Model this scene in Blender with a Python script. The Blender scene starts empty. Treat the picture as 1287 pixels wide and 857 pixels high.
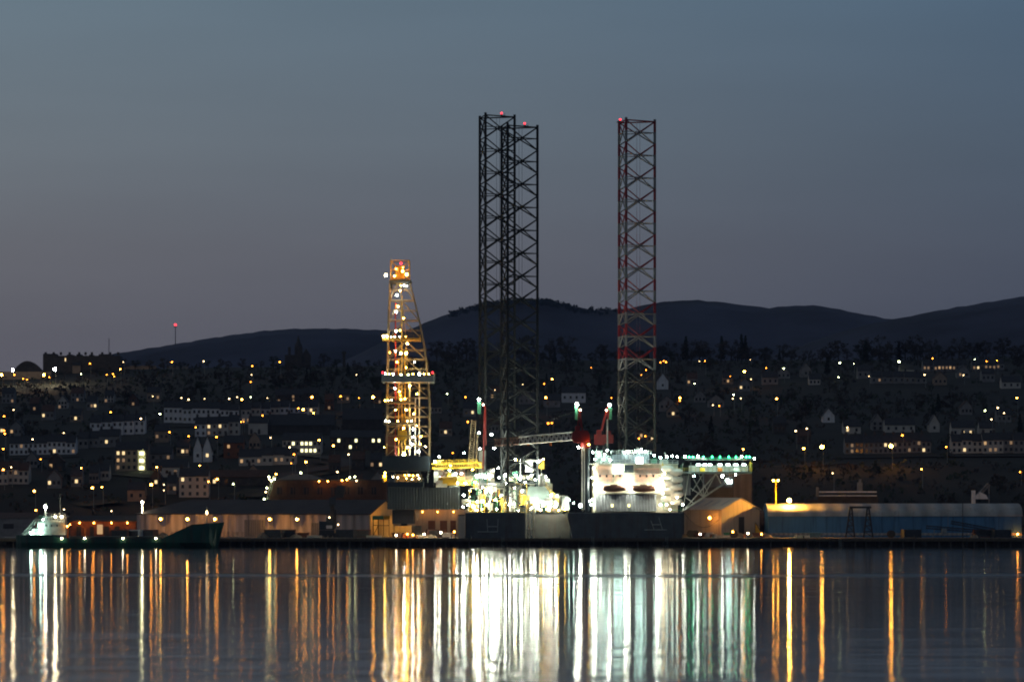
import bpy, bmesh, math, random
from mathutils import Vector
random.seed(7)
PI = math.pi
sc = bpy.context.scene
COL = sc.collection
R = math.radians
K = 0.25 / 1300.0          # metres per picture unit, per metre of distance
HC = 15.0                  # camera height above the water
HZ = 627.0

def X(px, Y): return (px - 643.5) * K * Y
def Z(py, Y): return HC + (HZ - py) * K * Y
def P(px, py, Y): return Vector((X(px, Y), Y, Z(py, Y)))

# ------------------------------------------------------------------ materials
M = {}
def _nt(name):
    m = bpy.data.materials.new(name); m.use_nodes = True
    nt = m.node_tree; nt.nodes.clear()
    out = nt.nodes.new('ShaderNodeOutputMaterial')
    return m, nt, out
def mat(name, c, rough=0.7, var=0.25, scale=0.6, metal=0.0, ribs=0.0, ribaxis='X', bump=0.0):
    m, nt, out = _nt(name)
    b = nt.nodes.new('ShaderNodeBsdfPrincipled'); nt.links.new(b.outputs[0], out.inputs[0])
    b.inputs['Roughness'].default_value = rough; b.inputs['Metallic'].default_value = metal
    tc = nt.nodes.new('ShaderNodeTexCoord')
    n = nt.nodes.new('ShaderNodeTexNoise'); n.inputs['Scale'].default_value = scale; n.inputs['Detail'].default_value = 5
    nt.links.new(tc.outputs['Object'], n.inputs['Vector'])
    r = nt.nodes.new('ShaderNodeValToRGB')
    r.color_ramp.elements[0].position = .3; r.color_ramp.elements[1].position = .7
    r.color_ramp.elements[0].color = [x * (1 - var) for x in c] + [1]
    r.color_ramp.elements[1].color = [min(1, x * (1 + var * .6)) for x in c] + [1]
    nt.links.new(n.outputs['Fac'], r.inputs[0]); nt.links.new(r.outputs[0], b.inputs['Base Color'])
    if ribs:
        w = nt.nodes.new('ShaderNodeTexWave'); w.bands_direction = ribaxis; w.inputs['Scale'].default_value = ribs
        nt.links.new(tc.outputs['Object'], w.inputs['Vector'])
        bp = nt.nodes.new('ShaderNodeBump'); bp.inputs['Strength'].default_value = .9; bp.inputs['Distance'].default_value = .15
        nt.links.new(w.outputs['Fac'], bp.inputs['Height']); nt.links.new(bp.outputs[0], b.inputs['Normal'])
        mx = nt.nodes.new('ShaderNodeMixRGB'); mx.blend_type = 'MULTIPLY'; mx.inputs[0].default_value = .3
        nt.links.new(r.outputs[0], mx.inputs[1]); nt.links.new(w.outputs['Color'], mx.inputs[2]); nt.links.new(mx.outputs[0], b.inputs['Base Color'])
    elif bump:
        bp = nt.nodes.new('ShaderNodeBump'); bp.inputs['Strength'].default_value = bump; bp.inputs['Distance'].default_value = .3
        nt.links.new(n.outputs['Fac'], bp.inputs['Height']); nt.links.new(bp.outputs[0], b.inputs['Normal'])
    M[name] = m; return m
def weather(name, c, amt=.55, sx=1.1, sz=.07):
    nt = M[name].node_tree; b = next(n for n in nt.nodes if n.type == 'BSDF_PRINCIPLED'); old = b.inputs['Base Color'].links[0].from_socket
    tc = nt.nodes.new('ShaderNodeTexCoord'); mp = nt.nodes.new('ShaderNodeMapping'); mp.inputs['Scale'].default_value = (sx, sx, sz); nt.links.new(tc.outputs['Object'], mp.inputs[0])
    n = nt.nodes.new('ShaderNodeTexNoise'); n.inputs['Scale'].default_value = 1; n.inputs['Detail'].default_value = 4; nt.links.new(mp.outputs[0], n.inputs['Vector'])
    mr = nt.nodes.new('ShaderNodeMapRange'); mr.inputs[1].default_value = .5; mr.inputs[2].default_value = .68; mr.inputs[4].default_value = amt; nt.links.new(n.outputs['Fac'], mr.inputs[0])
    mx = nt.nodes.new('ShaderNodeMixRGB'); nt.links.new(mr.outputs[0], mx.inputs[0]); nt.links.new(old, mx.inputs[1]); mx.inputs[2].default_value = list(c) + [1]; nt.links.new(mx.outputs[0], b.inputs['Base Color'])
def emit(name, c, s, sample=True):
    m, nt, out = _nt(name)
    e = nt.nodes.new('ShaderNodeEmission'); e.inputs[0].default_value = list(c) + [1]; e.inputs[1].default_value = s
    nt.links.new(e.outputs[0], out.inputs[0])
    m.cycles.emission_sampling = 'FRONT' if sample else 'NONE'
    M[name] = m; return m

mat('concrete', (.22, .21, .2), .9, .35, .25, bump=.2)
mat('quay_paving', (.16, .15, .14), .9, .4, .15, bump=.2)
mat('wet_timber', (.12, .1, .085), .8, .4, 2)
mat('timber', (.12, .09, .06), .8, .4, 2)
mat('hull_blue', (.1, .112, .122), .5, .25, .35, bump=.1)
mat('hull_grey', (.105, .11, .108), .5, .25, .35, bump=.1)
mat('dark_cladding', (.05, .07, .08), .5, .2, .4, ribs=.35)
mat('dark_panel', (.03, .042, .055), .5, .2, .5)
mat('grey_cladding', (.42, .42, .43), .5, .2, .4, ribs=.33)
mat('slate_cladding', (.22, .23, .26), .5, .2, .4, ribs=.33)
mat('white_steel', (.72, .72, .68), .5, .2, .8)
mat('cream_steel', (.75, .66, .5), .5, .2, .8)
mat('pink_panel', (.62, .36, .26), .6, .12, .6)
mat('grey_steel', (.3, .32, .31), .5, .3, .8)
mat('leg_steel', (.016, .02, .022), .9, .3, .6)
mat('pale_steel', (.5, .53, .5), .45, .25, .8)
mat('derrick_steel', (.3, .23, .13), .5, .35, .8)
mat('derrick_yellow', (.6, .36, .05), .5, .25, .8)
mat('red_steel', (.3, .02, .014), .45, .25, .8)
mat('rust_red', (.18, .075, .05), .6, .3, .7)
mat('yellow_steel', (.68, .42, .03), .5, .2, .8)
mat('green_steel', (.06, .28, .16), .5, .25, .8)
mat('teal_canvas', (.2, .27, .26), .7, .2, .8)
mat('orange_steel', (.6, .17, .03), .5, .2, .8)
mat('ship_green', (.012, .085, .06), .45, .3, .25)
mat('ship_dark', (.018, .03, .032), .5, .3, .4)
mat('ship_white', (.42, .44, .4), .5, .2, .6)
mat('glass_dark', (.015, .017, .022), .15, .2, 1)
mat('glass_blue', (.04, .05, .06), .2, .2, 1)
mat('harl_white', (.8, .78, .8), .9, .16, .3)
mat('harl_cream', (.58, .53, .48), .9, .16, .3)
mat('sandstone', (.36, .27, .21), .9, .25, .4)
mat('brick_wall', (.3, .12, .07), .9, .3, .8)
mat('dark_brick', (.11, .06, .045), .9, .3, .8)
mat('grey_stone', (.27, .26, .26), .9, .3, .5)
mat('dark_stone', (.07, .065, .065), .9, .3, .5)
mat('slate_roof', (.05, .052, .06), .8, .3, .8)
mat('tile_roof', (.11, .06, .045), .85, .3, .8)
mat('shed_wall', (.58, .53, .53), .7, .12, .08, ribs=.11)
mat('shed_roof', (.055, .052, .058), .7, .3, .2)
mat('shed_door', (.27, .27, .27), .6, .15, .4, ribs=.4)
mat('cream_wall', (.6, .52, .36), .8, .12, .12)
mat('store_wall', (.62, .53, .42), .8, .15, .1)
mat('store_roof', (.5, .44, .4), .7, .18, .15, ribs=.2)
mat('blue_wall', (.09, .24, .42), .6, .2, .12)
mat('blue_roof', (.55, .53, .5), .6, .12, .12, ribs=.052)
mat('skylight', (.2, .2, .22), .4, .1, 1)
mat('tower_wall', (.14, .13, .15), .8, .18, .15, ribs=.12)
mat('rubber', (.02, .02, .02), .8, .2, 2)
mat('machine_dark', (.05, .05, .052), .55, .3, 1)
mat('bark', (.055, .045, .038), .9, .3, 3)
mat('foliage_bare', (.06, .05, .042), .95, .35, .5)
mat('foliage_green', (.04, .052, .03), .95, .35, .5)
mat('foliage_conifer', (.022, .034, .024), .95, .35, .5)
mat('hill_grass', (.028,.03,.024), .95, .45, .03, bump=.3)
mat('hill_moor_hazed', (.055, .06, .092), .95, .8, .006)  # blue of the distance haze is mixed into the moor's base colour
mat('asphalt', (.06, .058, .056), .85, .25, .4)
mat('grass_bank', (.09, .075, .045), .95, .35, .15)
mat('stone_heap', (.3, .24, .17), .95, .4, 1.2, bump=.5)

for n_, c_ in (('hull_blue', (.09,.05,.03)), ('hull_grey', (.1,.06,.04)), ('ship_green', (.06,.035,.02)), ('blue_wall', (.03,.07,.13)), ('shed_wall', (.28,.24,.22)), ('cream_wall', (.36,.3,.2)), ('store_wall', (.36,.29,.22)), ('wet_timber', (.02,.025,.018)), ('blue_roof', (.32,.29,.26)), ('shed_roof', (.09,.075,.06)), ('harl_white', (.55,.52,.5)), ('tower_wall', (.08,.07,.07))): weather(n_, c_)
emit('lamp_white', (.93, 1, .84), 145)
emit('lamp_big', (.97, 1, .82), 480)
emit('lamp_warm', (1, .8, .5), 60)
emit('lamp_yellow', (1, .58, .09), 100)
emit('lamp_sodium', (1, .34, .04), 60)
emit('lamp_amber', (1, .29, .025), 24)
emit('lamp_roof', (1, .45, .06), 2000)
emit('lamp_sodium_big', (1, .4, .045), 170)
emit('lamp_town_white', (1, .66, .3), 13)
emit('lamp_town_green', (.9, 1, .5), 30)
emit('lamp_skyline', (1, .82, .5), 480)
emit('lamp_deck', (.95, 1, .78), 420)
emit('lamp_yard', (1, .45, .07), 520)
emit('lamp_bracket', (1, .4, .06), 150)
emit('lamp_red', (1, .02, .03), 9)
emit('lamp_green', (.04, 1, .35), 45)
emit('lamp_cyan', (.64, 1, .86), 120)
emit('window_lit', (1, .72, .36), 1.3, False)
emit('window_soft', (1, .6, .28), .6, False)
emit('window_dim', (1, .62, .35), .25, False)
emit('window_bright', (1, .93, .5), 2.2, False)
emit('strip_light', (.7, 1, .88), 26)
emit('strip_warm', (1, .75, .38), 7)

def leg_bands():      # red over white in each bay, bare grey lower down
    m, nt, out = _nt('leg_red_white')
    b = nt.nodes.new('ShaderNodeBsdfPrincipled'); nt.links.new(b.outputs[0], out.inputs[0]); b.inputs['Roughness'].default_value = .5
    g = nt.nodes.new('ShaderNodeNewGeometry'); s = nt.nodes.new('ShaderNodeSeparateXYZ'); nt.links.new(g.outputs['Position'], s.inputs[0])
    def ma(op, a, bb):
        n = nt.nodes.new('ShaderNodeMath'); n.operation = op
        for i, v in enumerate((a, bb)):
            if isinstance(v, (int, float)): n.inputs[i].default_value = v
            else: nt.links.new(v, n.inputs[i])
        return n.outputs[0]
    f = ma('FRACT', ma('DIVIDE', ma('SUBTRACT', LEGC_TOP + 70 * BAY, s.outputs[2]), BAY), 0)
    red = ma('LESS_THAN', f, .5)
    low = ma('LESS_THAN', s.outputs[2], LEGC_TOP - 11 * BAY)
    m1 = nt.nodes.new('ShaderNodeMixRGB'); m1.inputs[1].default_value = (.22, .22, .22, 1); m1.inputs[2].default_value = (.24, .012, .018, 1)
    nt.links.new(red, m1.inputs[0])
    m2 = nt.nodes.new('ShaderNodeMixRGB'); m2.inputs[2].default_value = (.04, .04, .036, 1)
    nt.links.new(low, m2.inputs[0]); nt.links.new(m1.outputs[0], m2.inputs[1])
    nt.links.new(m2.outputs[0], b.inputs['Base Color'])
    M['leg_red_white'] = m
BAY = 7.35
LEGC_TOP = Z(152, 1345)
leg_bands()

def water_mat():
    m, nt, out = _nt('river_water'); L = nt.links.new
    def bsdf():
        b = nt.nodes.new('ShaderNodeBsdfPrincipled'); b.inputs['Base Color'].default_value = (.010, .012, .02, 1); b.inputs['IOR'].default_value = 1.33
        return b
    def vec(x, y, z):
        c = nt.nodes.new('ShaderNodeCombineXYZ')
        for i, v in enumerate((x, y, z)): c.inputs[i].default_value = v
        return c.outputs[0]
    b = bsdf(); r = bsdf()
    g = nt.nodes.new('ShaderNodeNewGeometry'); s = nt.nodes.new('ShaderNodeSeparateXYZ'); L(g.outputs['Position'], s.inputs[0])
    def noise(sx, sy, detail=3):
        mp = nt.nodes.new('ShaderNodeMapping'); mp.inputs['Scale'].default_value = (sx, sy, 1); L(g.outputs['Position'], mp.inputs[0])
        n = nt.nodes.new('ShaderNodeTexNoise'); n.inputs['Scale'].default_value = 1; n.inputs['Detail'].default_value = detail
        L(mp.outputs[0], n.inputs['Vector']); return n.outputs['Fac']
    def ma(op, a, bb):
        n = nt.nodes.new('ShaderNodeMath'); n.operation = op
        for i, v in enumerate((a, bb)):
            if isinstance(v, (int, float)): n.inputs[i].default_value = v
            else: L(v, n.inputs[i])
        return n.outputs[0]
    def rng(v, a, c, d, e):
        mr = nt.nodes.new('ShaderNodeMapRange'); mr.interpolation_type = 'SMOOTHSTEP'
        for i, k in enumerate((a, c, d, e)): mr.inputs[i+1].default_value = k
        L(v, mr.inputs[0]); return mr.outputs[0]
    # long-crested ripples: rough along the line of sight, smooth across it
    L(rng(s.outputs[1], 330, 700, WATER_ROUGH*1.3, WATER_ROUGH), b.inputs['Roughness']); b.inputs['Anisotropic'].default_value = .8
    L(vec(0, 1, 0), b.inputs['Tangent'])
    amp = rng(s.outputs[1], 330, 720, .026, .0016)
    nv = nt.nodes.new('ShaderNodeCombineXYZ'); nv.inputs[2].default_value = 1
    L(ma('MULTIPLY', ma('ADD', ma('SUBTRACT', noise(.07, .13, 2), .5), ma('SUBTRACT', noise(.03, .06, 1), .5)), amp), nv.inputs[0])
    L(ma('MULTIPLY', ma('SUBTRACT', noise(.035, .12, 3), .5), .036), nv.inputs[1])
    vn = nt.nodes.new('ShaderNodeVectorMath'); vn.operation = 'NORMALIZE'; L(nv.outputs[0], vn.inputs[0]); L(vn.outputs[0], b.inputs['Normal'])
    # wind-ruffled water leans its facets to the viewer and shows the higher sky
    r.inputs['Roughness'].default_value = .3; L(vec(0, -.075, .997), r.inputs['Normal'])
    wob = ma('MULTIPLY', ma('SUBTRACT', noise(.004, .002, 2), .5), 70)
    d = ma('ABSOLUTE', ma('ADD', ma('SUBTRACT', s.outputs[1], 815), wob), 0)
    band = ma('MULTIPLY', rng(d, 4, 34, 1, 0), .7)
    near = ma('MULTIPLY', rng(s.outputs[1], 310, 480, 1, 0), rng(noise(.004, .035, 4), .35, .75, .02, .26))
    far = ma('MULTIPLY', rng(noise(.003, .02, 4), .52, .72, 0, .07), 1)
    mix = nt.nodes.new('ShaderNodeMixShader'); L(ma('MAXIMUM', ma('MAXIMUM', band, near), far), mix.inputs[0]); L(b.outputs[0], mix.inputs[1]); L(r.outputs[0], mix.inputs[2]); L(mix.outputs[0], out.inputs[0])
    M['river_water'] = m
WATER_ROUGH = .069
water_mat()

# ------------------------------------------------------------------ mesh helpers
class MB:
    def __init__(s): s.v = []; s.f = []
    def add(s, vs, fs):
        b = len(s.v); s.v += [tuple(v) for v in vs]; s.f += [tuple(i + b for i in f) for f in fs]; return s
    def box(s, x0, x1, y0, y1, z0, z1):
        return s.add([(x0,y0,z0),(x1,y0,z0),(x1,y1,z0),(x0,y1,z0),(x0,y0,z1),(x1,y0,z1),(x1,y1,z1),(x0,y1,z1)],
                     [(0,3,2,1),(4,5,6,7),(0,1,5,4),(1,2,6,5),(2,3,7,6),(3,0,4,7)])
    def pbox(s, a, b, t, u, Y0, Y1):            # corners given on the front face at distance Y0
        return s.box(X(a,Y0), X(b,Y0), Y0, Y1, Z(u,Y0), Z(t,Y0))
    def bar(s, p, q, r, n=4, r2=None, caps=True):
        p = Vector(p); q = Vector(q); d = q - p
        if d.length < 1e-6: return s
        d.normalize(); a = d.orthogonal() if abs(d.z) < .9 else Vector((1,0,0)); a = (a - d * a.dot(d)).normalized(); c = d.cross(a)
        r2 = r if r2 is None else r2; vs = []
        for (o, rr) in ((p, r), (q, r2)):
            for i in range(n):
                t = 2 * PI * (i + .5) / n; vs.append(o + a * (rr * math.cos(t)) + c * (rr * math.sin(t)))
        fs = [(i, (i+1) % n, n + (i+1) % n, n + i) for i in range(n)]
        if caps: fs += [tuple(range(n-1, -1, -1)), tuple(range(n, 2*n))]
        return s.add(vs, fs)
    def ball(s, c, r, rz=None, nu=8, nv=5):
        rz = r if rz is None else rz; vs = [(c[0], c[1], c[2] - rz)]; fs = []
        for j in range(1, nv):
            t = -PI/2 + PI * j / nv
            for i in range(nu):
                a = 2 * PI * i / nu; vs.append((c[0] + r*math.cos(t)*math.cos(a), c[1] + r*math.cos(t)*math.sin(a), c[2] + rz*math.sin(t)))
        vs.append((c[0], c[1], c[2] + rz)); top = len(vs) - 1
        for i in range(nu):
            fs.append((0, 1 + (i+1) % nu, 1 + i))
            for j in range(nv - 2):
                a = 1 + j*nu; fs.append((a + i, a + (i+1) % nu, a + nu + (i+1) % nu, a + nu + i))
            a = 1 + (nv-2)*nu; fs.append((a + i, a + (i+1) % nu, top))
        return s.add(vs, fs)
    def prism(s, pts, ext):                     # planar polygon pushed along a vector
        n = len(pts); e = Vector(ext); a = [Vector(p) for p in pts]
        return s.add(a + [p + e for p in a], [tuple(range(n)), tuple(range(2*n-1, n-1, -1))] + [(i, n+i, n+(i+1) % n, (i+1) % n) for i in range(n)])
    def rail(s, pts, h=1.1, step=2.0, r=.06):
        for p, q in zip(pts, pts[1:]):
            p = Vector(p); q = Vector(q); n = max(1, int((q-p).length / step))
            for z in (h, h*.5): s.bar(p + Vector((0,0,z)), q + Vector((0,0,z)), r, 3)
            for i in range(n+1):
                o = p.lerp(q, i/n); s.bar(o, o + Vector((0,0,h)), r, 3)
        return s
    def truss(s, p, q, w, h, n, r=.08, rc=.14):  # box lattice beam
        p = Vector(p); q = Vector(q); d = (q-p).normalized(); side = d.cross(Vector((0,0,1))).normalized() * (w/2); up = side.cross(d).normalized() * (h/2)
        cs = [side+up, side-up, -side-up, -side+up]
        for c in cs: s.bar(p+c, q+c, rc, 4)
        for i in range(n):
            a = p.lerp(q, i/n); b = p.lerp(q, (i+1)/n); m = p.lerp(q, (i+.5)/n)
            for k in range(4):
                c, e = cs[k], cs[(k+1) % 4]
                s.bar(a+c, m+e, r, 3); s.bar(m+e, b+c, r, 3)
        return s
    def build(s, name, m, parent=None, local=False):
        vs = s.v
        if parent is not None and not local:
            root = parent
            while root.parent: root = root.parent
            o = root.location; vs = [(v[0]-o.x, v[1]-o.y, v[2]-o.z) for v in vs]
        me = bpy.data.meshes.new(name); me.from_pydata(vs, [], s.f); me.update()
        bm = bmesh.new(); bm.from_mesh(me); bmesh.ops.recalc_face_normals(bm, faces=bm.faces); bm.to_mesh(me); bm.free()
        me.materials.append(M[m] if isinstance(m, str) else m)
        ob = bpy.data.objects.new(name, me); COL.objects.link(ob)
        if parent is not None: ob.parent = parent
        return ob

PENDING = []
def thing(name, label, cat, loc=(0,0,0), rz=0, group=None):
    o = bpy.data.objects.new(name, None); COL.objects.link(o); o.empty_display_size = .5
    o.location = loc; o.rotation_euler = (0,0,rz); o['category'] = cat
    if label: o['label'] = label
    if group: o['group'] = group
    return o
def tag(o, label, cat, group=None):
    o['category'] = cat
    if label: o['label'] = label
    if group: o['group'] = group
    return o
def later(o, desc, px, z=None): PENDING.append((desc, px, o, z or zone(px)))
def kind(o, k): o['kind'] = k; return o
ZONES = [(90, "above the ship's wheelhouse"), (172, "above the brick depot"), (318, "above the warehouse's left half"), (476, "above the warehouse's right half"),
         (560, "behind the lit derrick"), (690, "behind the two dark legs"), (770, "left of the red-white leg"), (850, "behind the red-white leg"),
         (962, "above the helideck"), (1125, "above the blue shed's left half"), (5000, "above the blue shed's right half")]
UNITS = ['', 'first','second','third','fourth','fifth','sixth','seventh','eighth','ninth','tenth','eleventh','twelfth','thirteenth','fourteenth','fifteenth','sixteenth','seventeenth','eighteenth','nineteenth']
TENS = {2: 'twent', 3: 'thirt', 4: 'fort', 5: 'fift', 6: 'sixt'}
def ordinal(n):
    if n < 20: return UNITS[n]
    t = TENS[n // 10]
    return t + 'ieth' if n % 10 == 0 else t + 'y-' + UNITS[n % 10]
def zone(px):
    for e, z in ZONES:
        if px < e: return z
def tier(py): return 'near the skyline' if py < 483 else ('midway up hill' if py < 545 else 'low on hill')
def finish_labels():
    g = {}
    for d, px, o, z in PENDING: g.setdefault((d, z), []).append((px, o.name, o))
    for (d, z), l in g.items():
        l.sort(key=lambda t: (t[0], t[1]))
        for i, (px, nm, o) in enumerate(l):
            o['label'] = f"{d} {z}" + ('' if len(l) == 1 else f", {ordinal(i+1)} from left")

# ------------------------------------------------------------------ sky, camera
w = bpy.data.worlds.new("World"); sc.world = w; w.use_nodes = True
nt = w.node_tree; nt.nodes.clear()
wo = nt.nodes.new('ShaderNodeOutputWorld'); bg = nt.nodes.new('ShaderNodeBackground'); nt.links.new(bg.outputs[0], wo.inputs[0])
sky = nt.nodes.new('ShaderNodeTexSky'); sky.sky_type = 'NISHITA'; sky.sun_disc = False
sky.sun_elevation = R(-2); sky.sun_rotation = R(-75); sky.altitude = 20
tc = nt.nodes.new('ShaderNodeTexCoord'); sp = nt.nodes.new('ShaderNodeSeparateXYZ'); nt.links.new(tc.outputs['Generated'], sp.inputs[0])
rp = nt.nodes.new('ShaderNodeValToRGB'); cr = rp.color_ramp
SKY = [(0, (.094,.092,.115)), (.036, (.106,.110,.136)), (.06, (.121,.131,.157)), (.085, (.126,.155,.186)), (.122, (.120,.174,.222)), (.3, (.09,.108,.132)), (1, (.042,.05,.062))]
while len(cr.elements) < len(SKY): cr.elements.new(.5)
for e, (p, c) in zip(cr.elements, SKY): e.position = p; e.color = list(c) + [1]
nt.links.new(sp.outputs[2], rp.inputs[0])
az = nt.nodes.new('ShaderNodeMapRange'); az.inputs[1].default_value = -.17; az.inputs[2].default_value = .17
nt.links.new(sp.outputs[0], az.inputs[0])
ar = nt.nodes.new('ShaderNodeValToRGB'); ae = ar.color_ramp.elements; ae.new(.5)
for e, p, c in zip(ae, (.0, .5, 1), ((1.2,1.18,1.15),(.9,.95,1.0),(.46,.61,.78))): e.position = p; e.color = list(c) + [1]
nt.links.new(az.outputs[0], ar.inputs[0])
mul = nt.nodes.new('ShaderNodeVectorMath'); mul.operation = 'MULTIPLY'; nt.links.new(rp.outputs[0], mul.inputs[0]); nt.links.new(ar.outputs[0], mul.inputs[1])
cm = nt.nodes.new('ShaderNodeMapping'); cm.inputs['Scale'].default_value = (7, 7, 55); nt.links.new(tc.outputs['Generated'], cm.inputs[0])
cn = nt.nodes.new('ShaderNodeTexNoise'); cn.inputs['Scale'].default_value = 1; cn.inputs['Detail'].default_value = 4; nt.links.new(cm.outputs[0], cn.inputs['Vector'])
cs = nt.nodes.new('ShaderNodeMapRange'); cs.inputs[1].default_value = .3; cs.inputs[2].default_value = .7; cs.inputs[3].default_value = .955; cs.inputs[4].default_value = 1.045; nt.links.new(cn.outputs['Fac'], cs.inputs[0])
m2_ = nt.nodes.new('ShaderNodeVectorMath'); m2_.operation = 'SCALE'; nt.links.new(mul.outputs[0], m2_.inputs[0]); nt.links.new(cs.outputs[0], m2_.inputs['Scale']); mul = m2_
ns = nt.nodes.new('ShaderNodeVectorMath'); ns.operation = 'SCALE'; ns.inputs['Scale'].default_value = .05; nt.links.new(sky.outputs[0], ns.inputs[0])
ad = nt.nodes.new('ShaderNodeVectorMath'); ad.operation = 'ADD'; nt.links.new(mul.outputs[0], ad.inputs[0]); nt.links.new(ns.outputs[0], ad.inputs[1])
nt.links.new(ad.outputs[0], bg.inputs[0]); bg.inputs[1].default_value = 1

cam = bpy.data.cameras.new('camera'); co = bpy.data.objects.new('camera', cam); COL.objects.link(co); sc.camera = co
co.location = (0, 0, HC); co.rotation_euler = (R(90), 0, 0)
cam.sensor_width = 36; cam.lens = 36 / (1287 * K); cam.shift_y = (HZ - 428.5) / 1287
cam.clip_start = 1; cam.clip_end = 60000

# ------------------------------------------------------------------ ground, water, hills
SKYLINE = [(-900,472),(0,472),(60,470),(150,466),(200,466),(320,462),(480,457),(560,450),(640,452),(800,456),(900,455),(1000,452),(1287,447),(2300,440)]
def lerp_tab(t, x):
    if x <= t[0][0]: return t[0][1]
    for (a, u), (b, v) in zip(t, t[1:]):
        if x <= b: return u + (v-u) * (x-a) / (b-a)
    return t[-1][1]
def ground(x, Y):
    px = 643.5 + x / (K * Y)
    zs = Z(lerp_tab(SKYLINE, px), 2400)
    t = [(0, 2.2), (1420, 2.2), (1470, 6), (1540, 19), (1600, 27), (2400, zs), (2700, zs-10), (3600, 40), (60000, 40)]
    z = lerp_tab(t, Y)
    if Y > 1560: z += 1.2 * math.sin(x*.021 + Y*.013) * min(1, (Y-1560)/100)
    return z
def on_ground(px, py):          # where the sight line over this point meets the hillside
    Y = 1430.0
    while Y < 2398:
        if ground(X(px, Y), Y) >= Z(py, Y): break
        Y += 2.0
    return Y
g = MB(); pxs = [-900 + 40*i for i in range(78)]
ys = [1412,1420,1440,1460,1480,1500,1520,1540,1560,1580,1600,1640,1680,1720,1760,1800,1850,1900,1950,2000,2060,2120,2180,2240,2300,2360,2400,2450,2550,2700,3000,3600,5000,7000,9500]
for Y in ys:
    for p in pxs: g.v.append((X(p,Y), Y, ground(X(p,Y), Y)))
n = len(pxs)
for j in range(len(ys)-1):
    for i in range(n-1): g.f.append((j*n+i, j*n+i+1, (j+1)*n+i+1, (j+1)*n+i))
gnd = kind(g.build('hillside_ground', 'hill_grass'), 'structure')
for p in gnd.data.polygons: p.use_smooth = True

wm = MB(); wm.add([(-4000,-600,0),(4000,-600,0),(4000,1500,0),(-4000,1500,0)], [(0,1,2,3)])
kind(wm.build('water', 'river_water'), 'structure')

def hill(table, Y, depth, seed):
    m = MB(); rnd = random.Random(seed); a, b = table[0][0], table[-1][0]
    cols = [a + (b-a)*i/90 for i in range(91)]
    prof = [(-1, 0), (-.75, .18), (-.5, .45), (-.28, .74), (-.12, .93), (0, 1), (.2, .9), (.6, .5), (1, 0)]
    ph = [rnd.uniform(0, 6) for _ in range(6)]
    for (u, h) in prof:
        for c in cols:
            yy = Y + u*depth; zt = Z(lerp_tab(table, c), Y)
            wig = sum(math.sin(c*.02*(k+1) + ph[k] + u*3)/(k+1) for k in range(5)) * 6 * (1-h)
            m.v.append((X(c, Y), yy, 35 + (zt-35)*h + wig + (math.sin(c*.31)+math.sin(c*.173+1))*.5))
    n = len(cols)
    for j in range(len(prof)-1):
        for i in range(n-1): m.f.append((j*n+i, j*n+i+1, (j+1)*n+i+1, (j+1)*n+i))
    o = kind(m.build('hill', 'hill_moor_hazed'), 'structure')
    for p in o.data.polygons: p.use_smooth = True
    return o
HILL_L = [(60,470),(130,447),(160,442),(220,432.5),(270,424),(330,416),(355,414),(380,413),(430,413),(480,415),(540,418),(640,428),(760,450)]
HILL_C = [(400,470),(480,430),(530,407),(570,392),(610,382),(650,377.5),(690,378),(720,386),(750,390),(790,388),(820,381),(850,378),(870,377),(900,379),(940,384),(965,387),(1000,384),(1030,384),(1060,390),(1090,396),(1125,402),(1180,412),(1287,430),(1400,460)]
HILL_R = [(960,450),(1050,419),(1090,408),(1125,401),(1180,390),(1240,380),(1290,372),(1400,358),(1600,350),(1800,370),(2000,420)]
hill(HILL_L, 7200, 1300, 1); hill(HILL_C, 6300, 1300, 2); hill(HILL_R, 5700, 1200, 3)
# wood fringe along the middle hill's crest
def leafquads(m, c, r, rz, n, size, rnd, shell=.35):
    for _ in range(n):
        while True:
            u = Vector((rnd.uniform(-1,1), rnd.uniform(-1,1), rnd.uniform(-1,1)))
            if shell < u.length < 1: break
        o = Vector(c) + Vector((u.x*r, u.y*r, u.z*rz)); s = size * rnd.uniform(.5, 1.3)
        a = Vector((rnd.gauss(0,1), rnd.gauss(0,1), rnd.gauss(0,1))).normalized(); b = a.orthogonal().normalized()
        m.add([o + a*s, o + b*s*.7, o - a*s, o - b*s*.7], [(0,1,2,3)])
rnd = random.Random(11); m = MB()
for i in range(170):
    c = rnd.choice([rnd.uniform(560, 785), rnd.uniform(600, 720)]); Y = 6300 + rnd.uniform(-160, 30)
    z = Z(lerp_tab(HILL_C, c), 6300) - max(0, (6300-Y))*.09; h = rnd.uniform(1, 4)
    leafquads(m, (X(c,6300), Y, z+h*.4), rnd.uniform(3,9), h, 26, 2.0, rnd, 0)
kind(m.build('ridge_woodland', 'foliage_conifer'), 'stuff')

# ------------------------------------------------------------------ quay
XL, XR = X(578, 1308), X(864, 1308)
q = MB()
q.box(-1500, XL, 1308, 1416, -3, 2.6); q.box(XR, 1500, 1308, 1416, -3, 2.6); q.box(XL, XR, 1388, 1416, -3, 2.6)
kind(q.build('quay', 'quay_paving'), 'structure')
wh = thing('wharf', 'dark timber piled wharf along the water edge under the rig', 'wharf', (0, 1304, 0))
d = MB(); d.box(-420, 420, 1301, 1307.9, 2.0, 2.62); d.build('deck', 'concrete', wh)
d = MB(); d.box(-420, 420, 1300.7, 1301.0, 1.75, 2.72); d.build('edge_beam', 'timber', wh)
d = MB(); d.box(-420, 420, 1305.5, 1306, -2, 2); d.build('back_wall', 'wet_timber', wh)
for i in range(92):
    x = -172 + i * 3.78 + random.uniform(-.3, .3); d = MB(); d.bar((x, 1301.4, -3), (x + random.uniform(-.1,.1), 1301.4, 2.0), random.uniform(.2, .32), 6); d.build('pile', 'wet_timber', wh)
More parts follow.
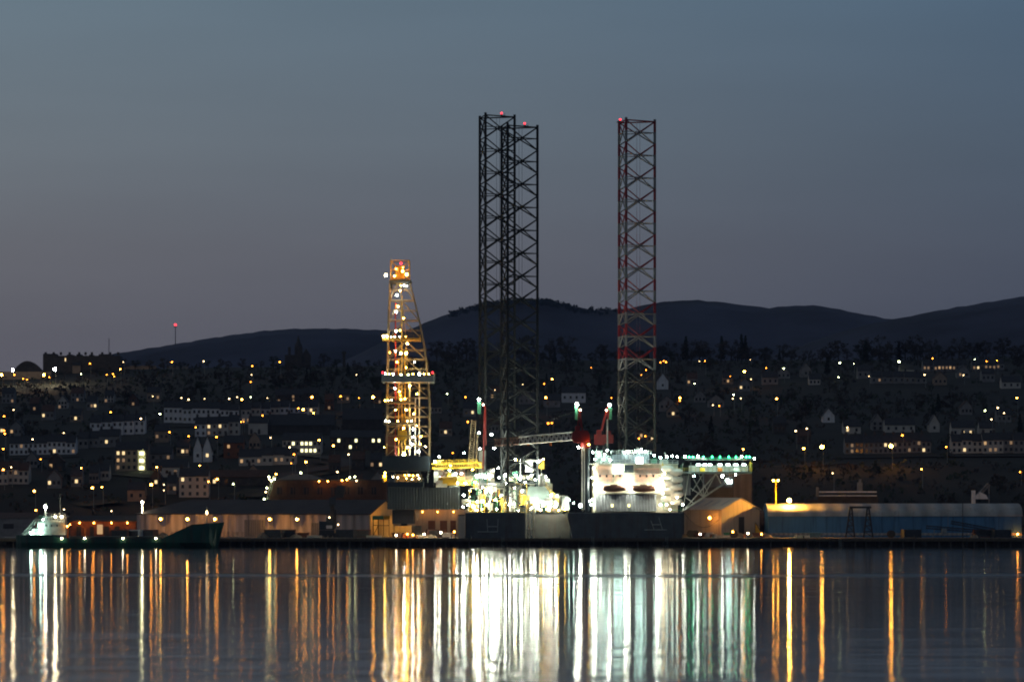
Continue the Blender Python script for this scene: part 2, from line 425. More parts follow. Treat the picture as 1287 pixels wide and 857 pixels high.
for px in (632, 745, 838, 1056): 
    x = X(px, 1300); d = MB()
    for s in (-.35, .35): d.bar((x+s, 1300.5, -1), (x+s, 1300.5, 3.4), .07, 4)
    for k in range(9): d.bar((x-.35, 1300.5, -.6+k*.42), (x+.35, 1300.5, -.6+k*.42), .05, 3)
    d.build('ladder', 'grey_steel', wh)
for k in range(26):
    x = -160 + k*13.1 + random.uniform(-2,2); d = MB(); d.bar((x,1300.2,1.1),(x,1300.65,1.1), .62, 12, .62); d.bar((x,1300.12,1.1),(x,1300.22,1.1), .3, 10); d.bar((x,1300.45,1.6),(x,1300.6,2.5), .04, 3); d.build('tyre_fender', 'rubber', wh)
for i, px in enumerate((592, 704, 760, 800, 880, 1010, 1150, 1230)):
    b = MB(); x = X(px, 1303); b.bar((x,1302.6,2.62), (x,1302.6,3.25), .28, 8, .2); b.bar((x,1302.6,3.2), (x,1302.6,3.45), .42, 8, .36)
    bo = tag(b.build('bollard', 'machine_dark'), None, 'bollard', 'mooring bollards along the wharf edge')
    bo['label'] = f"black mooring bollard on wharf edge, {ordinal(i+1)} from left"

# ------------------------------------------------------------------ jack-up rig
rig = thing('drilling_rig', 'jack-up drilling rig with three lattice legs, blazing with white floodlights, beyond the wharf', 'drilling rig', (X(690,1340), 1340, 0))
m = MB(); m.pbox(585, 661, 645, 686, 1314, 1374); m.build('hull', 'hull_blue', rig)
m = MB(); m.pbox(661.3, 716, 646, 686, 1326, 1372); m.build('hull', 'hull_grey', rig)
m = MB(); m.prism([P(712,645,1313), P(858,645,1313), P(857,686,1313), P(722,686,1313)], (0, 38, 0)); m.build('hull', 'hull_blue', rig)
m = MB(); m.pbox(585, 661, 644.2, 645, 1313.7, 1314); m.pbox(712, 858.5, 643.8, 645, 1312.7, 1313.0); m.build('rubbing_strake', 'grey_steel', rig)
def pl(m, pts, Y, r=.12, n=4):
    for a, b in zip(pts, pts[1:]): m.bar(P(a[0],a[1],Y), P(b[0],b[1],Y), r, n)
m = MB(); pl(m, [(612,652),(613,668)], 1313.8); pl(m, [(626,652),(625.3,668)], 1313.8); pl(m, [(613,661.5),(625.6,661.5)], 1313.8); pl(m, [(600,668),(625.5,668)], 1313.8); m.build('hull_marking', 'pale_steel', rig)
m = MB(); pl(m, [(818,654),(822,665)], 1312.8); pl(m, [(828,650),(832.5,665)], 1312.8); pl(m, [(810,665.5),(838,665.5)], 1312.8); pl(m, [(820,659),(831,659)], 1312.8); m.build('hull_marking', 'pale_steel', rig)
for px in (661, 665.6, 670.4):
    m = MB(); m.bar(P(px,630,1313), P(px,678,1313), .24, 8); m.ball(P(px,630,1313), .34); m.build('riser_pipe', 'cream_steel', rig)

def ladder_line(m, x, y, z0, z1):
    for s in (-.5, .5): m.bar((x+s, y, z0), (x+s, y, z1), .06, 3)
def leg(cx, top_py, Y, mt, beacon_px, chord_r):
    zt = Z(top_py, Y); x0 = X(cx, Y); Rr = 7.1; base = MB(); base.bar((x0, Y, -2), (x0, Y, 1), 8, 12, 8); lg = base.build('leg', 'leg_steel', rig)
    ang = [R(9.2 + 120*i) for i in range(3)]; ch = [(x0 + Rr*math.cos(a), Y + Rr*math.sin(a)) for a in ang]
    xm = sum(c[0] for c in ch)/3
    for c in ch:
        m = MB(); m.bar((c[0], c[1], 0), (c[0], c[1], zt+.8), chord_r, 8); m.bar((c[0], c[1]-.28, 0), (c[0], c[1]-.28, zt), chord_r*.75, 4); m.build('chord', mt, lg)
    nb = int(zt // BAY) + 1; m = MB()
    for k in range(3):
        a, b = ch[k], ch[(k+1) % 3]
        m.bar((a[0],a[1],zt), (b[0],b[1],zt), .22, 4)
        for i in range(nb):
            z1 = zt - i*BAY; z2 = z1 - BAY; zm = (z1+z2)/2
            if z2 < -3: break
            m.bar((a[0],a[1],z1), (b[0],b[1],z2), .21, 4); m.bar((b[0],b[1],z1), (a[0],a[1],z2), .21, 4)
            m.bar((a[0],a[1],zm), (b[0],b[1],zm), .15, 4)
    m.build('bracing', mt, lg)
    m = MB(); ladder_line(m, x0+1.6, Y-1, 5, zt-.3); m.build('ladder', mt, lg)
    bx = X(beacon_px, Y); by = min(ch, key=lambda c: abs(c[0]-bx))[1] if abs(bx - ch[1][0]) < 2 or abs(bx-ch[2][0]) < 2 else Y
    m = MB(); m.box(bx-1.2, bx+1.2, by-.8, by+.8, zt+.2, zt+.4); m.bar((bx, by, zt), (bx, by, zt+.9), .3, 6); m.bar((bx+1, by, zt), (bx+1, by, zt+1.2), .08, 4); m.build('beacon_platform', mt, lg)
    m = MB(); m.ball((bx, by, zt+1.15), .3); m.build('beacon', 'lamp_red', lg)
    # jacking house round the foot of the leg
    return lg
leg(620, 147, 1362, 'leg_steel', 630.5, .44)
leg(648, 160, 1326, 'leg_steel', 659.5, .44)
leg(796, 153, 1345, 'leg_red_white', 780, .46)

def lamp(parent, px, py, Y, mt='lamp_white', r=.42, name='floodlight', rz=None):
    r *= .66; rz = rz and rz*.66
    m = MB(); m.ball(P(px,py,Y), r, rz); return m.build(name, mt, parent)

# ---- derrick over the stern
m = MB(); m.pbox(480, 540, 573, 592, 1330, 1350); der = m.build('derrick', 'dark_panel', rig)
DY = 1340
DL = [(352, 490.5, 514, 3.6), (378, 489.5, 521, 4.4), (403, 488.5, 527, 5), (428, 488, 532, 5.6), (452, 487.5, 535.5, 6.1), (476, 487, 538, 6.5), (500, 487, 539.5, 6.8), (524, 487, 540, 7), (548, 487, 540, 7), (573, 487, 540, 7)]
def dc(l, i): # corner of a level
    py, a, b, h = l; px = (a, b, b, a)[i]; return Vector((X(px, DY), DY + (-h if i < 2 else h), Z(py, DY)))
for i in range(4):
    m = MB()
    for a, b in zip(DL, DL[1:]): m.bar(dc(a,i), dc(b,i), .3, 4)
    m.build('corner_post', 'derrick_steel', der)
m = MB()
for a, b in zip(DL, DL[1:]):
    for i in range(4):
        j = (i+1) % 4; m.bar(dc(a,i), dc(a,j), .16, 4); mid = (dc(a,i)+dc(a,j))/2
        m.bar(mid, dc(b,i), .14, 4); m.bar(mid, dc(b,j), .14, 4)
        m.bar(mid, (dc(b,i)+dc(b,j))/2, .11, 4); m.bar((dc(a,i)+dc(b,i))/2, (dc(a,j)+dc(b,j))/2, .11, 4)
        if i in (1, 3): m.bar(dc(a,i), dc(b,j), .14, 4)
m.build('lattice_bracing', 'derrick_steel', der)
m = MB(); m.pbox(489, 517, 352, 356, 1335.5, 1344.5); m.pbox(490, 493, 356, 362, 1336, 1344); m.build('crown_block', 'dark_panel', der)
m = MB(); c0, c1 = P(491,351,1336), P(515,329,1344)
for x in (c0.x, c1.x):
    for y in (1336, 1344): m.bar((x,y,c0.z), (x,y,c1.z), .16, 4)
for z in (c0.z+.3, (c0.z+c1.z)/2, c1.z):
    for y in (1336, 1344): m.bar((c0.x,y,z), (c1.x,y,z), .13, 4)
    for x in (c0.x, c1.x): m.bar((x,1336,z), (x,1344,z), .13, 4)
for y in (1336, 1344): m.bar((c0.x,y,c0.z), (c1.x,y,c1.z), .12, 4); m.bar((c1.x,y,c0.z), (c0.x,y,c1.z), .12, 4)
m.pbox(496, 508, 334, 350, 1339, 1342); m.build('crown_frame', 'derrick_yellow', der)
m = MB(); m.bar(P(491.5,352,1336), P(491.5,323,1336), .1, 4); m.build('aerial', 'grey_steel', der)
def platform(a, b, t, u, mt, Y0=1331, Y1=1349):
    m = MB(); m.pbox(a, b, t, u, Y0, Y1); o = m.build('platform', mt, der)
    r = MB(); zt = Z(t, Y0); r.rail([(X(a,Y0),Y0,zt), (X(b,Y0),Y0,zt), (X(b,Y0),Y1,zt)]); r.rail([(X(a,Y0),Y0,zt), (X(a,Y0),Y1,zt)]); r.build('railing', mt, der)
platform(480, 528, 424.5, 427, 'derrick_yellow', 1333, 1347)
platform(479.5, 545, 471.5, 480, 'grey_steel', 1330, 1350)
platform(482, 521, 504.5, 506.5, 'derrick_steel', 1332)
platform(482, 520, 531, 533, 'derrick_steel', 1332)
for i, (px, a, b, mt) in enumerate([(505,372,572,'derrick_yellow'), (509,440,572,'yellow_steel'), (497,380,572,'red_steel'), (515,480,572,'pale_steel'), (522,500,572,'pale_steel'), (501,450,573,'derrick_yellow'), (527,470,573,'pale_steel')]):
    m = MB(); m.bar(P(px,a,1339+i*.6), P(px,b,1339+i*.6), .26, 6); m.build('drill_pipe', mt, der)
m = MB(); m.pbox(500, 511, 541, 553, 1338, 1342); m.bar(P(505.5,541,1340), P(505.5,520,1340), .4, 6); m.build('top_drive', 'yellow_steel', der)
m = MB(); m.pbox(484, 496, 545, 572, 1336, 1344); m.build('doghouse', 'rust_red', der)
for (px, py, mt, r) in [(485,346,'lamp_warm',.75),(511,345,'lamp_yellow',.7),(498,338,'lamp_sodium',.45),(506,336,'lamp_yellow',.35),(504,359,'lamp_white',.3),(508,358.5,'lamp_white',.35),(511,359.5,'lamp_white',.3),
    (499,371,'lamp_white',.5),(498,392,'lamp_white',.45),(498,416,'lamp_white',.5),(482,422.5,'lamp_white',.4),(486,422.5,'lamp_white',.38),(491,423,'lamp_white',.38),(496,423,'lamp_warm',.38),(502,423,'lamp_warm',.35),(510,423,'lamp_sodium',.35),
    (497,441,'lamp_white',.5),(504,444,'lamp_yellow',.75),(510.5,444,'lamp_yellow',.7),(521,455,'lamp_warm',.4),(490,443,'lamp_sodium',.35),
    (484.5,469.5,'lamp_white',.36),(489,470,'lamp_white',.36),(494,470,'lamp_white',.36),(504,471,'lamp_town_green',.55),(513,471,'lamp_town_green',.5),(519,470,'lamp_white',.36),(527,470,'lamp_white',.6),(533,470,'lamp_white',.36),(539,470,'lamp_white',.36),
    (496.5,488,'lamp_white',.55),(484,503,'lamp_white',.4),(488,503,'lamp_white',.4),(492,502.5,'lamp_warm',.35),(504,502,'lamp_yellow',.45),(509,501,'lamp_yellow',.5),(503,497,'lamp_sodium',.3),
    (485,529,'lamp_white',.42),(489,529.5,'lamp_warm',.4),(500,529,'lamp_white',.4),(512,529,'lamp_white',.42),(517,529,'lamp_warm',.36),
    (519.5,539,'lamp_white',.5),(519,549,'lamp_white',.42),(529,548.5,'lamp_white',.42),(518,558,'lamp_white',.55),(526,567,'lamp_white',.62),(508,570.5,'lamp_big',.6),(488,570,'lamp_warm',.36),(492,561,'lamp_warm',.3),(535,561,'lamp_warm',.3),(483,562,'lamp_yellow',.25)]:
    lamp(der, px, py, (1332.2 if py > 420 else 1334.8) if (int(px*3+py) % 3 or py in (470,471,469.5)) else 1339, 'lamp_yellow' if mt == 'lamp_white' and r < .45 and int(px+py) % 2 else mt, r*.85)
for k, (px, py) in enumerate([(500,385),(507,400),(503,415),(512,432),(499,455),(510,462),(515,485),(502,492),(524,495),(510,515),(520,520),(497,515),(507,538),(524,535),(498,552),(512,562),(528,558),(502,345),(503,365)]): lamp(der, px, py, 1340, 'lamp_yard' if k % 3 == 0 else 'lamp_sodium_big', .36, 'derrick_fill_lamp')  # extra lamps added inside the derrick to light its members
lamp(der, 506, 341, 1333.5, 'lamp_sodium_big', .5, 'derrick_fill_lamp'); lamp(der, 496, 347, 1333.5, 'lamp_sodium_big', .4, 'derrick_fill_lamp')  # two more added lamps, to turn the crown orange
lamp(der, 504, 331, 1336, 'lamp_red', .5, 'warning_light'); lamp(der, 481, 468, 1330.4, 'lamp_red', .5, 'warning_light'); lamp(der, 543.5, 468, 1330.4, 'lamp_red', .5, 'warning_light')
# ---- cantilever, wind walls and substructure below the derrick
m = MB(); m.pbox(487, 532, 606, 612, 1328, 1352); m.build('cantilever', 'dark_panel', rig)
m = MB(); m.pbox(487, 577, 612.3, 640, 1326, 1356); can = m.build('wind_wall', 'dark_cladding', rig)
m = MB(); m.pbox(493, 520, 640.5, 658, 1330, 1350); m.build('blowout_bay', 'dark_panel', rig)
lamp(rig, 506, 652, 1353.5, 'lamp_yard', .55, 'underdeck_lamp')
m = MB(); m.prism([P(521,641,1332), P(528,641,1332), P(525,654,1332), P(523.5,654,1332)], (0,3,0)); m.build('moonpool_hopper', 'cream_steel', rig)
m = MB()
for px in (482, 496, 512, 528, 538): m.bar(P(px,592,1332), P(px,606,1332), .25, 4); m.bar(P(px,592,1348), P(px,606,1348), .25, 4)
m.rail([P(481,606,1329), P(532,606,1329)]); m.build('substructure_posts', 'grey_steel', rig)
m = MB(); m.pbox(497, 530, 596, 605, 1340, 1345); m.build('mud_module', 'derrick_steel', rig)
for (px, py, mt, r) in [(483,598,'lamp_yellow',.6),(484,594,'lamp_yellow',.35),(494,599,'lamp_warm',.3),(500,600,'lamp_warm',.3),(509,597,'lamp_sodium',.4),(514,597,'lamp_yellow',.35),(519,597.5,'lamp_sodium',.4),(525,597,'lamp_yellow',.35),(511,601,'lamp_yellow',.3),(527,601,'lamp_warm',.4),(518,602,'lamp_warm',.25)]:
    lamp(rig, px, py, 1334, mt, r, 'bulkhead_lamp')
m = MB(); m.pbox(480.5, 486, 597, 605, 1334.8, 1338); m.build('control_cabin', 'yellow_steel', rig)
# ---- yellow gantry beam and deck machinery
m = MB(); m.truss(P(543,586,1332), P(606,584,1332), 1.6, 1.5, 14, .1, .22); m.build('gantry_beam', 'yellow_steel', rig)
m = MB(); m.rail([P(545,583,1331), P(600,582,1331)], 1.2, 2, .09); m.build('railing', 'yellow_steel', rig)
rnd = random.Random(5); MODM = ['white_steel','white_steel','cream_steel','grey_steel','yellow_steel','teal_canvas','green_steel','pale_steel','rust_red']
for i in range(98):                              # skids, cabins and stores crowding the deck
    px = rnd.uniform(545, 708); lo = 645 if px > 585 else 611; hi = 592 if px < 660 else 604
    if px > 690: hi = 622
    wpx = rnd.uniform(3, 13); h = rnd.uniform(4, 14); b = rnd.uniform(hi + h, lo); Y = rnd.uniform(1330, 1356)
    m = MB(); m.pbox(px, px + wpx, b - h, b, Y, Y + rnd.uniform(2, 5))
    if rnd.random() < .5: m.rail([P(px, b-h, Y), P(px+wpx, b-h, Y)], 1.1, 1.5, .07)
    if rnd.random() < .5:
        for k in range(3): m.pbox(px + wpx*(.15+.27*k), px + wpx*(.15+.27*k) + wpx*.14, b-h*.7, b-h*.2, Y-.12, Y)
    m.build('deck_module', rnd.choice(MODM if px < 678 else ['white_steel','grey_steel','teal_canvas','pale_steel']), rig)
for i in range(26):
    px = rnd.uniform(548, 712); lo = 643 if px > 585 else 611; py = rnd.uniform(600, lo) if px < 690 else rnd.uniform(628, 642); Y = rnd.uniform(1322, 1334); r = rnd.uniform(.7, 1.5); m = MB(); c = P(px, py, Y)
    if rnd.random() < .5: m.bar(c - Vector((0,0,r*1.6)), c + Vector((0,0,r*1.2)), r, 10); m.ball(c + Vector((0,0,r*1.2)), r, r*.5)
    else: m.bar(c - Vector((r*1.6,0,0)), c + Vector((r*1.6,0,0)), r, 10)
    m.build('tank', rnd.choice(['white_steel','pale_steel','cream_steel','grey_steel'] if px > 665 else ['white_steel','pale_steel','cream_steel','yellow_steel']), rig)
for i in range(34):
    px = rnd.uniform(590, 700); Y = rnd.uniform(1318, 1330); a = rnd.uniform(598 if px < 660 else 618, 630); m = MB(); z = [P(px, a, Y), P(px, a + rnd.uniform(5,12), Y)]; e = P(px + rnd.uniform(-14,14), a + rnd.uniform(8,14), Y)
    m.bar(z[0], z[1], .16, 5); m.bar(z[1], Vector((e.x, Y, z[1].z)), .16, 5); m.bar(Vector((e.x, Y, z[1].z)), Vector((e.x, Y, Z(643,Y))), .16, 5); m.build('pipe_run', rnd.choice(['pale_steel','yellow_steel','rust_red','grey_steel','green_steel']), rig)
m = MB(); m.pbox(606, 652, 609, 611, 1316, 1330); 
for px in (608, 620, 634, 650): m.bar(P(px,611,1317), P(px,645,1317), .16, 4)
m.rail([P(606,609,1316), P(652,609,1316)]); m.build('walkway', 'grey_steel', rig)
m = MB(); m.pbox(586, 660, 643, 643.6, 1314, 1330); m.rail([P(586,643,1314.2), P(661,643,1314.2)], 1.1, 1.8); m.rail([P(664,644,1326.2), P(715,644,1326.2)], 1.1, 1.8); m.build('deck_railing', 'yellow_steel', rig)
m = MB(); m.prism([P(664,611,1322), P(687,611,1322), P(696,632,1322), P(660,632,1322)], (0,7,0)); m.build('shelter', 'teal_canvas', rig)
m = MB()
for k in range(12):
    a = P(686+k*1.3, 611+k*1.6, 1320.5); m.box(a.x, a.x+.5, 1320.5, 1322, a.z-.1, a.z)
m.bar(P(685,610,1320.4), P(702,631,1320.4), .12, 4); m.bar(P(685,606,1320.4), P(702,627,1320.4), .08, 4); m.build('stairway', 'yellow_steel', rig)
m = MB(); m.pbox(652, 682, 577, 580, 1330, 1342); m.pbox(660, 670, 580, 593, 1332, 1338); m.bar(P(654,580,1331), P(654,600,1331), .14, 4); m.bar(P(680,580,1331), P(680,600,1331), .14, 4); m.build('vent_canopy', 'white_steel', rig)
m = MB(); m.prism([P(674,589,1330), P(684,578,1330), P(684,589,1330)], (0,4,0)); m.build('pump_house', 'yellow_steel', rig)
m = MB(); m.pbox(602, 690, 606, 608.4, 1336, 1352); m.build('upper_deck', 'grey_steel', rig)
m = MB(); m.rail([P(545,611,1326.2), P(577,611,1326.2)], 1.1, 1.8); m.build('railing', 'pale_steel', rig)
FL = [(602,544,1),(617.5,546,1),(603,564,0),(621,563,0),(583,569,0),(626,588,0),(620,591,0),(560,602,0),(553,600,0),(573,595,0),(580,595,0),(565,591,0),(583,622,1),(590,624,0),(562,605,0),(600,598,1),(610,600,0),(618,598,1),(627,600,0),(635,597,1),(597,606,0),
      (648,597,0),(655,600,0),(668,597,1),(680,598,0),(686,599,0),(660,606,0),(673,603,0),(684,605,0),(655,578,0),(648,577,0),(676,580,0),(611,617,0),(617,618,0),(656,617,0),(600,630,0),(607,630,0),(612,634,0),(588,634,0),(595,636,1),(582,637,0),(640,634,1),
      (646,633,0),(672,633,1),(683,635,0),(690,636,0),(698,636,0),(700,623,0),(693,622,0),(715,628,0),(721,632,0),(729.5,635,2),(743,634,0),(547,580,0),(552,574,0),(575,607,0),(585,607,0),(630,622,0),(623,628,0),(664,600,0)]
for (px, py, b) in FL:
    lamp(rig, px, py, 1329.5 if px < 592 else 1320 if py > 608 else 1325.5, ('lamp_cyan' if rnd.random() < .22 else 'lamp_deck') if b == 0 else 'lamp_big', (.42,.55,.75)[b]*rnd.uniform(.7,1.05))
for i in range(36):
    px = rnd.uniform(588, 690); py = rnd.choice((rnd.uniform(595,608), rnd.uniform(612,642), rnd.uniform(628,642)))
    if px > 664 and py < 632 and py > 609: py = rnd.uniform(634, 642)
    lamp(rig, px, py, rnd.uniform(1322, 1329), rnd.choice(('lamp_warm','lamp_white','lamp_yellow','lamp_cyan')), rnd.uniform(.2,.36))
for (px, py) in [(683,577),(648,578),(566,585),(594,590),(606,640),(600,641),(710,640),(702,641),(690,641)]: lamp(rig, px, py, 1318.5, 'lamp_yellow', .36, 'bulkhead_lamp')
# ---- cranes
def crane(px, base_py, top_py, Y, lean, lampx, lampy):
    m = MB(); m.bar(P(px, base_py+26, Y), P(px, base_py, Y), 1.1, 12); c = m.build('crane', 'dark_panel', rig)
    return c
cr1 = None
m = MB(); m.bar(P(736,642,1318), P(736,563,1318), 1.25, 14); cr1 = m.build('crane', 'dark_panel', rig)
m = MB(); m.bar(P(731.5,640,1316.4), P(731.5,562,1316.4), .22, 6); m.bar(P(734.5,640,1316.2), P(734.5,562,1316.2), .16, 6); m.build('cable_riser', 'white_steel', cr1)
m = MB(); m.prism([P(719,544,1314), P(723,541,1314), P(738,541,1314), P(741,545,1314), P(741,555,1314), P(722,556,1314), P(719,552,1314)], (0,7,0)); m.bar(P(736,563,1318), P(736,556,1318), 1.7, 12); m.pbox(723, 729, 535, 541, 1315, 1319); m.build('machine_house', 'red_steel', cr1)
m = MB(); m.pbox(741.3, 746, 545, 552, 1314, 1317); m.build('operator_cab', 'glass_blue', cr1)
m = MB()
for y in (1315, 1320): m.bar(P(732,541,y), P(728,514,y), .35, 4); m.bar(P(726,541,y), P(727,520,y), .25, 4); m.bar(P(732,541,y), P(727,526,y), .15, 4)
m.bar(P(728,514,1315), P(728,514,1320), .3, 4); m.build('gantry_frame', 'red_steel', cr1)
m = MB(); m.pbox(722.5, 726.5, 510, 527, 1316.5, 1318); m.build('sheave_block', 'green_steel', cr1)
m = MB(); m.truss(P(719,548,1317), P(653,553.5,1321), 2.0, 2.3, 11, .15, .27); m.build('boom', 'white_steel', cr1)
m = MB(); m.truss(P(652.6,553.6,1321.1), P(622,556,1322.8), 1.6, 2.0, 8, .12, .24); m.build('boom_tip', 'rust_red', cr1)
m = MB(); m.bar(P(727,514,1317), P(654,549,1321), .05, 3); m.bar(P(728,514,1318.5), P(626,553,1323), .05, 3); m.bar(P(664,556,1321), P(664,577,1321), .05, 3); m.build('hoist_rope', 'machine_dark', cr1)
for px in (664, 692): 
    m = MB(); m.pbox(px-1.5, px+1.5, 556, 560, 1320, 1321); m.build('hook_block', 'orange_steel', cr1)
lamp(cr1, 725, 508, 1316.2, 'lamp_big', .62); lamp(cr1, 729.5, 515, 1314.4, 'lamp_warm', .35); lamp(cr1, 740, 558.5, 1313.5, 'lamp_yellow', .4); lamp(cr1, 727, 562, 1316, 'lamp_white', .42)
m = MB(); m.bar(P(762,580,1350), P(762,558,1350), 1.3, 12); cr2 = m.build('crane', 'dark_panel', rig)
m = MB(); m.pbox(747, 771, 546, 557, 1347, 1353); m.pbox(750, 756, 540, 546, 1348, 1352); m.pbox(762, 768, 541, 546, 1348, 1352); m.pbox(747, 760, 552, 559, 1346, 1347); m.build('machine_house', 'red_steel', cr2)
m = MB()
for y in (1347, 1352): m.bar(P(756,541,y), P(763,513,y), .5, 4); m.bar(P(763,541,y), P(765,516,y), .3, 4)
m.bar(P(763,513,1347), P(763,513,1352), .3, 4); m.build('gantry_frame', 'red_steel', cr2)
m = MB(); m.bar(P(763.5,575,1346), P(763.5,527,1346), .28, 6); m.build('mast', 'pale_steel', cr2)
m = MB(); m.pbox(765, 769, 512, 527, 1347, 1349); m.build('sheave_block', 'green_steel', cr2)
lamp(cr2, 766, 509, 1347, 'lamp_big', .62); lamp(cr2, 762, 515.5, 1346, 'lamp_warm', .35)
m = MB(); m.bar(P(606,600,1352), P(606,566,1352), 1.2, 12); cr3 = m.build('crane', 'pale_steel', rig)
m = MB()
for y in (1349, 1353): m.bar(P(607,590,y), P(609.5,512,y), .4, 4); m.bar(P(611,560,y), P(610,514,y), .26, 4)
m.bar(P(609.5,512,1349), P(606,506,1349), .3, 4); m.build('gantry_frame', 'red_steel', cr3)
m = MB(); m.pbox(600, 604.5, 505, 520, 1350, 1352); m.build('sheave_block', 'green_steel', cr3)
lamp(cr3, 602, 502, 1349.5, 'lamp_white', .6); lamp(cr3, 607.5, 508.5, 1348.5, 'lamp_warm', .35)
m = MB(); m.truss(P(590,600,1345), P(595.5,528,1345), 1.5, 1.5, 12, .1, .2); m.bar(P(598,600,1343), P(600,545,1343), .3, 6); m.build('flare_mast', 'derrick_steel', rig)

# ---- accommodation block
m = MB(); m.pbox(746, 852, 583, 644, 1322, 1352); acc = m.build('accommodation_block', 'cream_steel', rig)
for a, b, t, u in ((751, 770, 585, 605), (798, 829, 588, 606), (773, 783, 596, 606)):
    m = MB(); m.pbox(a, b, t, u, 1321.3, 1321.9); m.build('wall_panel', 'pink_panel', acc)
m = MB()
for t in (595, 606.5): m.pbox(747, 831, t, t+.7, 1320.2, 1321.2); m.rail([P(747,t,1320.2), P(831,t,1320.2)], 1.0, 1.5, .05)
m.build('balcony', 'grey_steel', acc)
m = MB()
for k, (a, b) in enumerate(((583,595),(595,607),(607,620))):
    x0_, x1_ = (832, 838) if k % 2 else (838, 832); m.bar(P(x0_,b,1319.6), P(x1_,a,1319.6), .16, 4); m.bar(P(x0_,b-3,1319.6), P(x1_,a-3,1319.6), .07, 4)
m.build('stairway', 'yellow_steel', acc)
for k in range(14):
    m = MB(); px_ = 752 + k*5.4 + random.uniform(-1,1); m.bar(P(px_,642,1316.2), P(px_,621,1318.2), .1, 4); m.build('cable_riser', random.choice(['grey_steel','machine_dark','pale_steel']), acc)
m = MB(); m.prism([(X(748.5,1318), 1321.9, Z(642.5,1318)), (X(748.5,1318), 1314.6, Z(642.5,1318)), (X(748.5,1318), 1318.8, Z(621,1318)), (X(748.5,1318), 1321.9, Z(621,1318))], (X(825,1318)-X(748.5,1318), 0, 0)); m.build('lower_deckhouse', 'slate_cladding', acc)
m = MB(); m.pbox(770, 816, 571, 582.7, 1325, 1345); m.build('upper_house', 'slate_cladding', acc)
m = MB(); m.pbox(784.5, 796, 584, 594, 1320.6, 1321.1); m.build('doorway', 'dark_panel', acc)
for a, b, t, u in ((800,808,575,582), (771,783,586,594)):
    m = MB(); m.pbox(a, b, t, u, 1324.5 if t < 580 else 1320.6, 1324.9 if t < 580 else 1321.1); m.build('window', 'strip_light', acc)
for px in (769.5, 790.5):
    m = MB(); m.pbox(px-1.5, px+1.5, 633, 637, 1315.2, 1317.4); m.build('window', 'window_bright', acc)
for k in range(9):
    px = 753 + k*8.4
    if 783 < px < 797: continue
    m = MB(); m.pbox(px, px+2.2, 596.5, 599.5, 1320.7, 1321.15); m.build('porthole', 'glass_dark', acc)
m = MB(); m.rail([P(746,583,1322), P(852,583,1322)], 1.2, 1.6, .09); m.rail([P(768,571,1325), P(818,571,1325)], 1.2, 1.6, .09); m.rail([P(746,619,1318.7), P(830,619,1318.7)], 1.1, 1.6, .07); m.build('railing', 'white_steel', acc)
m = MB(); m.pbox(742, 853, 582.2, 583, 1320.5, 1350); m.pbox(744, 830, 619.2, 620, 1318.6, 1321.8); m.build('deck_edge', 'white_steel', acc)
for a, b, t, h in ((748,757,566,583), (758,768,573,583), (818,826,576,583), (829,840,577,583), (800,803,562,571), (808,815,566,571)):
    m = MB(); m.pbox(a, b, t, h, 1328 if h > 575 else 1330, 1338); m.build('roof_unit', random.choice(['white_steel','green_steel','pale_steel']), acc)
for px, t in ((806,561), (836,568), (750,560)):
    m = MB(); m.bar(P(px,580,1330), P(px,t,1330), .12, 4); m.bar(P(px-2,t+2,1330), P(px+2,t+2,1330), .08, 4); m.build('aerial', 'white_steel', acc)
AL = [(745,568,0),(752,569,0),(760,571,0),(748,577,0),(758,577,0),(767,578,0),(763,566,0),(790,568,1),(785,569,0),(806,565,0),(811,567,0),(799,567,0),(822,572,0),(830,575,0),(838,574,0),(845,573,0),(851,574,0),(748,609,2),(755,612,1),(786,608,2),(791,612,1),(826,609,2),(832,605,1),(740,630,1),(745,628,0),(744,600,0),(746,588,0),(835,595,0),(834,612,0),(824,634,0),(830,634,0),(838,634,0),(845,632,0),(851,625,0),(842,640,0),(833,620,0)]
for (px, py, b) in AL: lamp(acc, px, py, (1324 if py < 583 else 1317.6 if py > 604 and py < 616 else 1319.0) if px < 831 else 1315.6, 'lamp_warm' if px > 831 and py > 585 else 'lamp_deck' if b == 2 else ('lamp_cyan' if py < 580 and b == 0 else 'lamp_white'), (.4,.5,.7)[b])
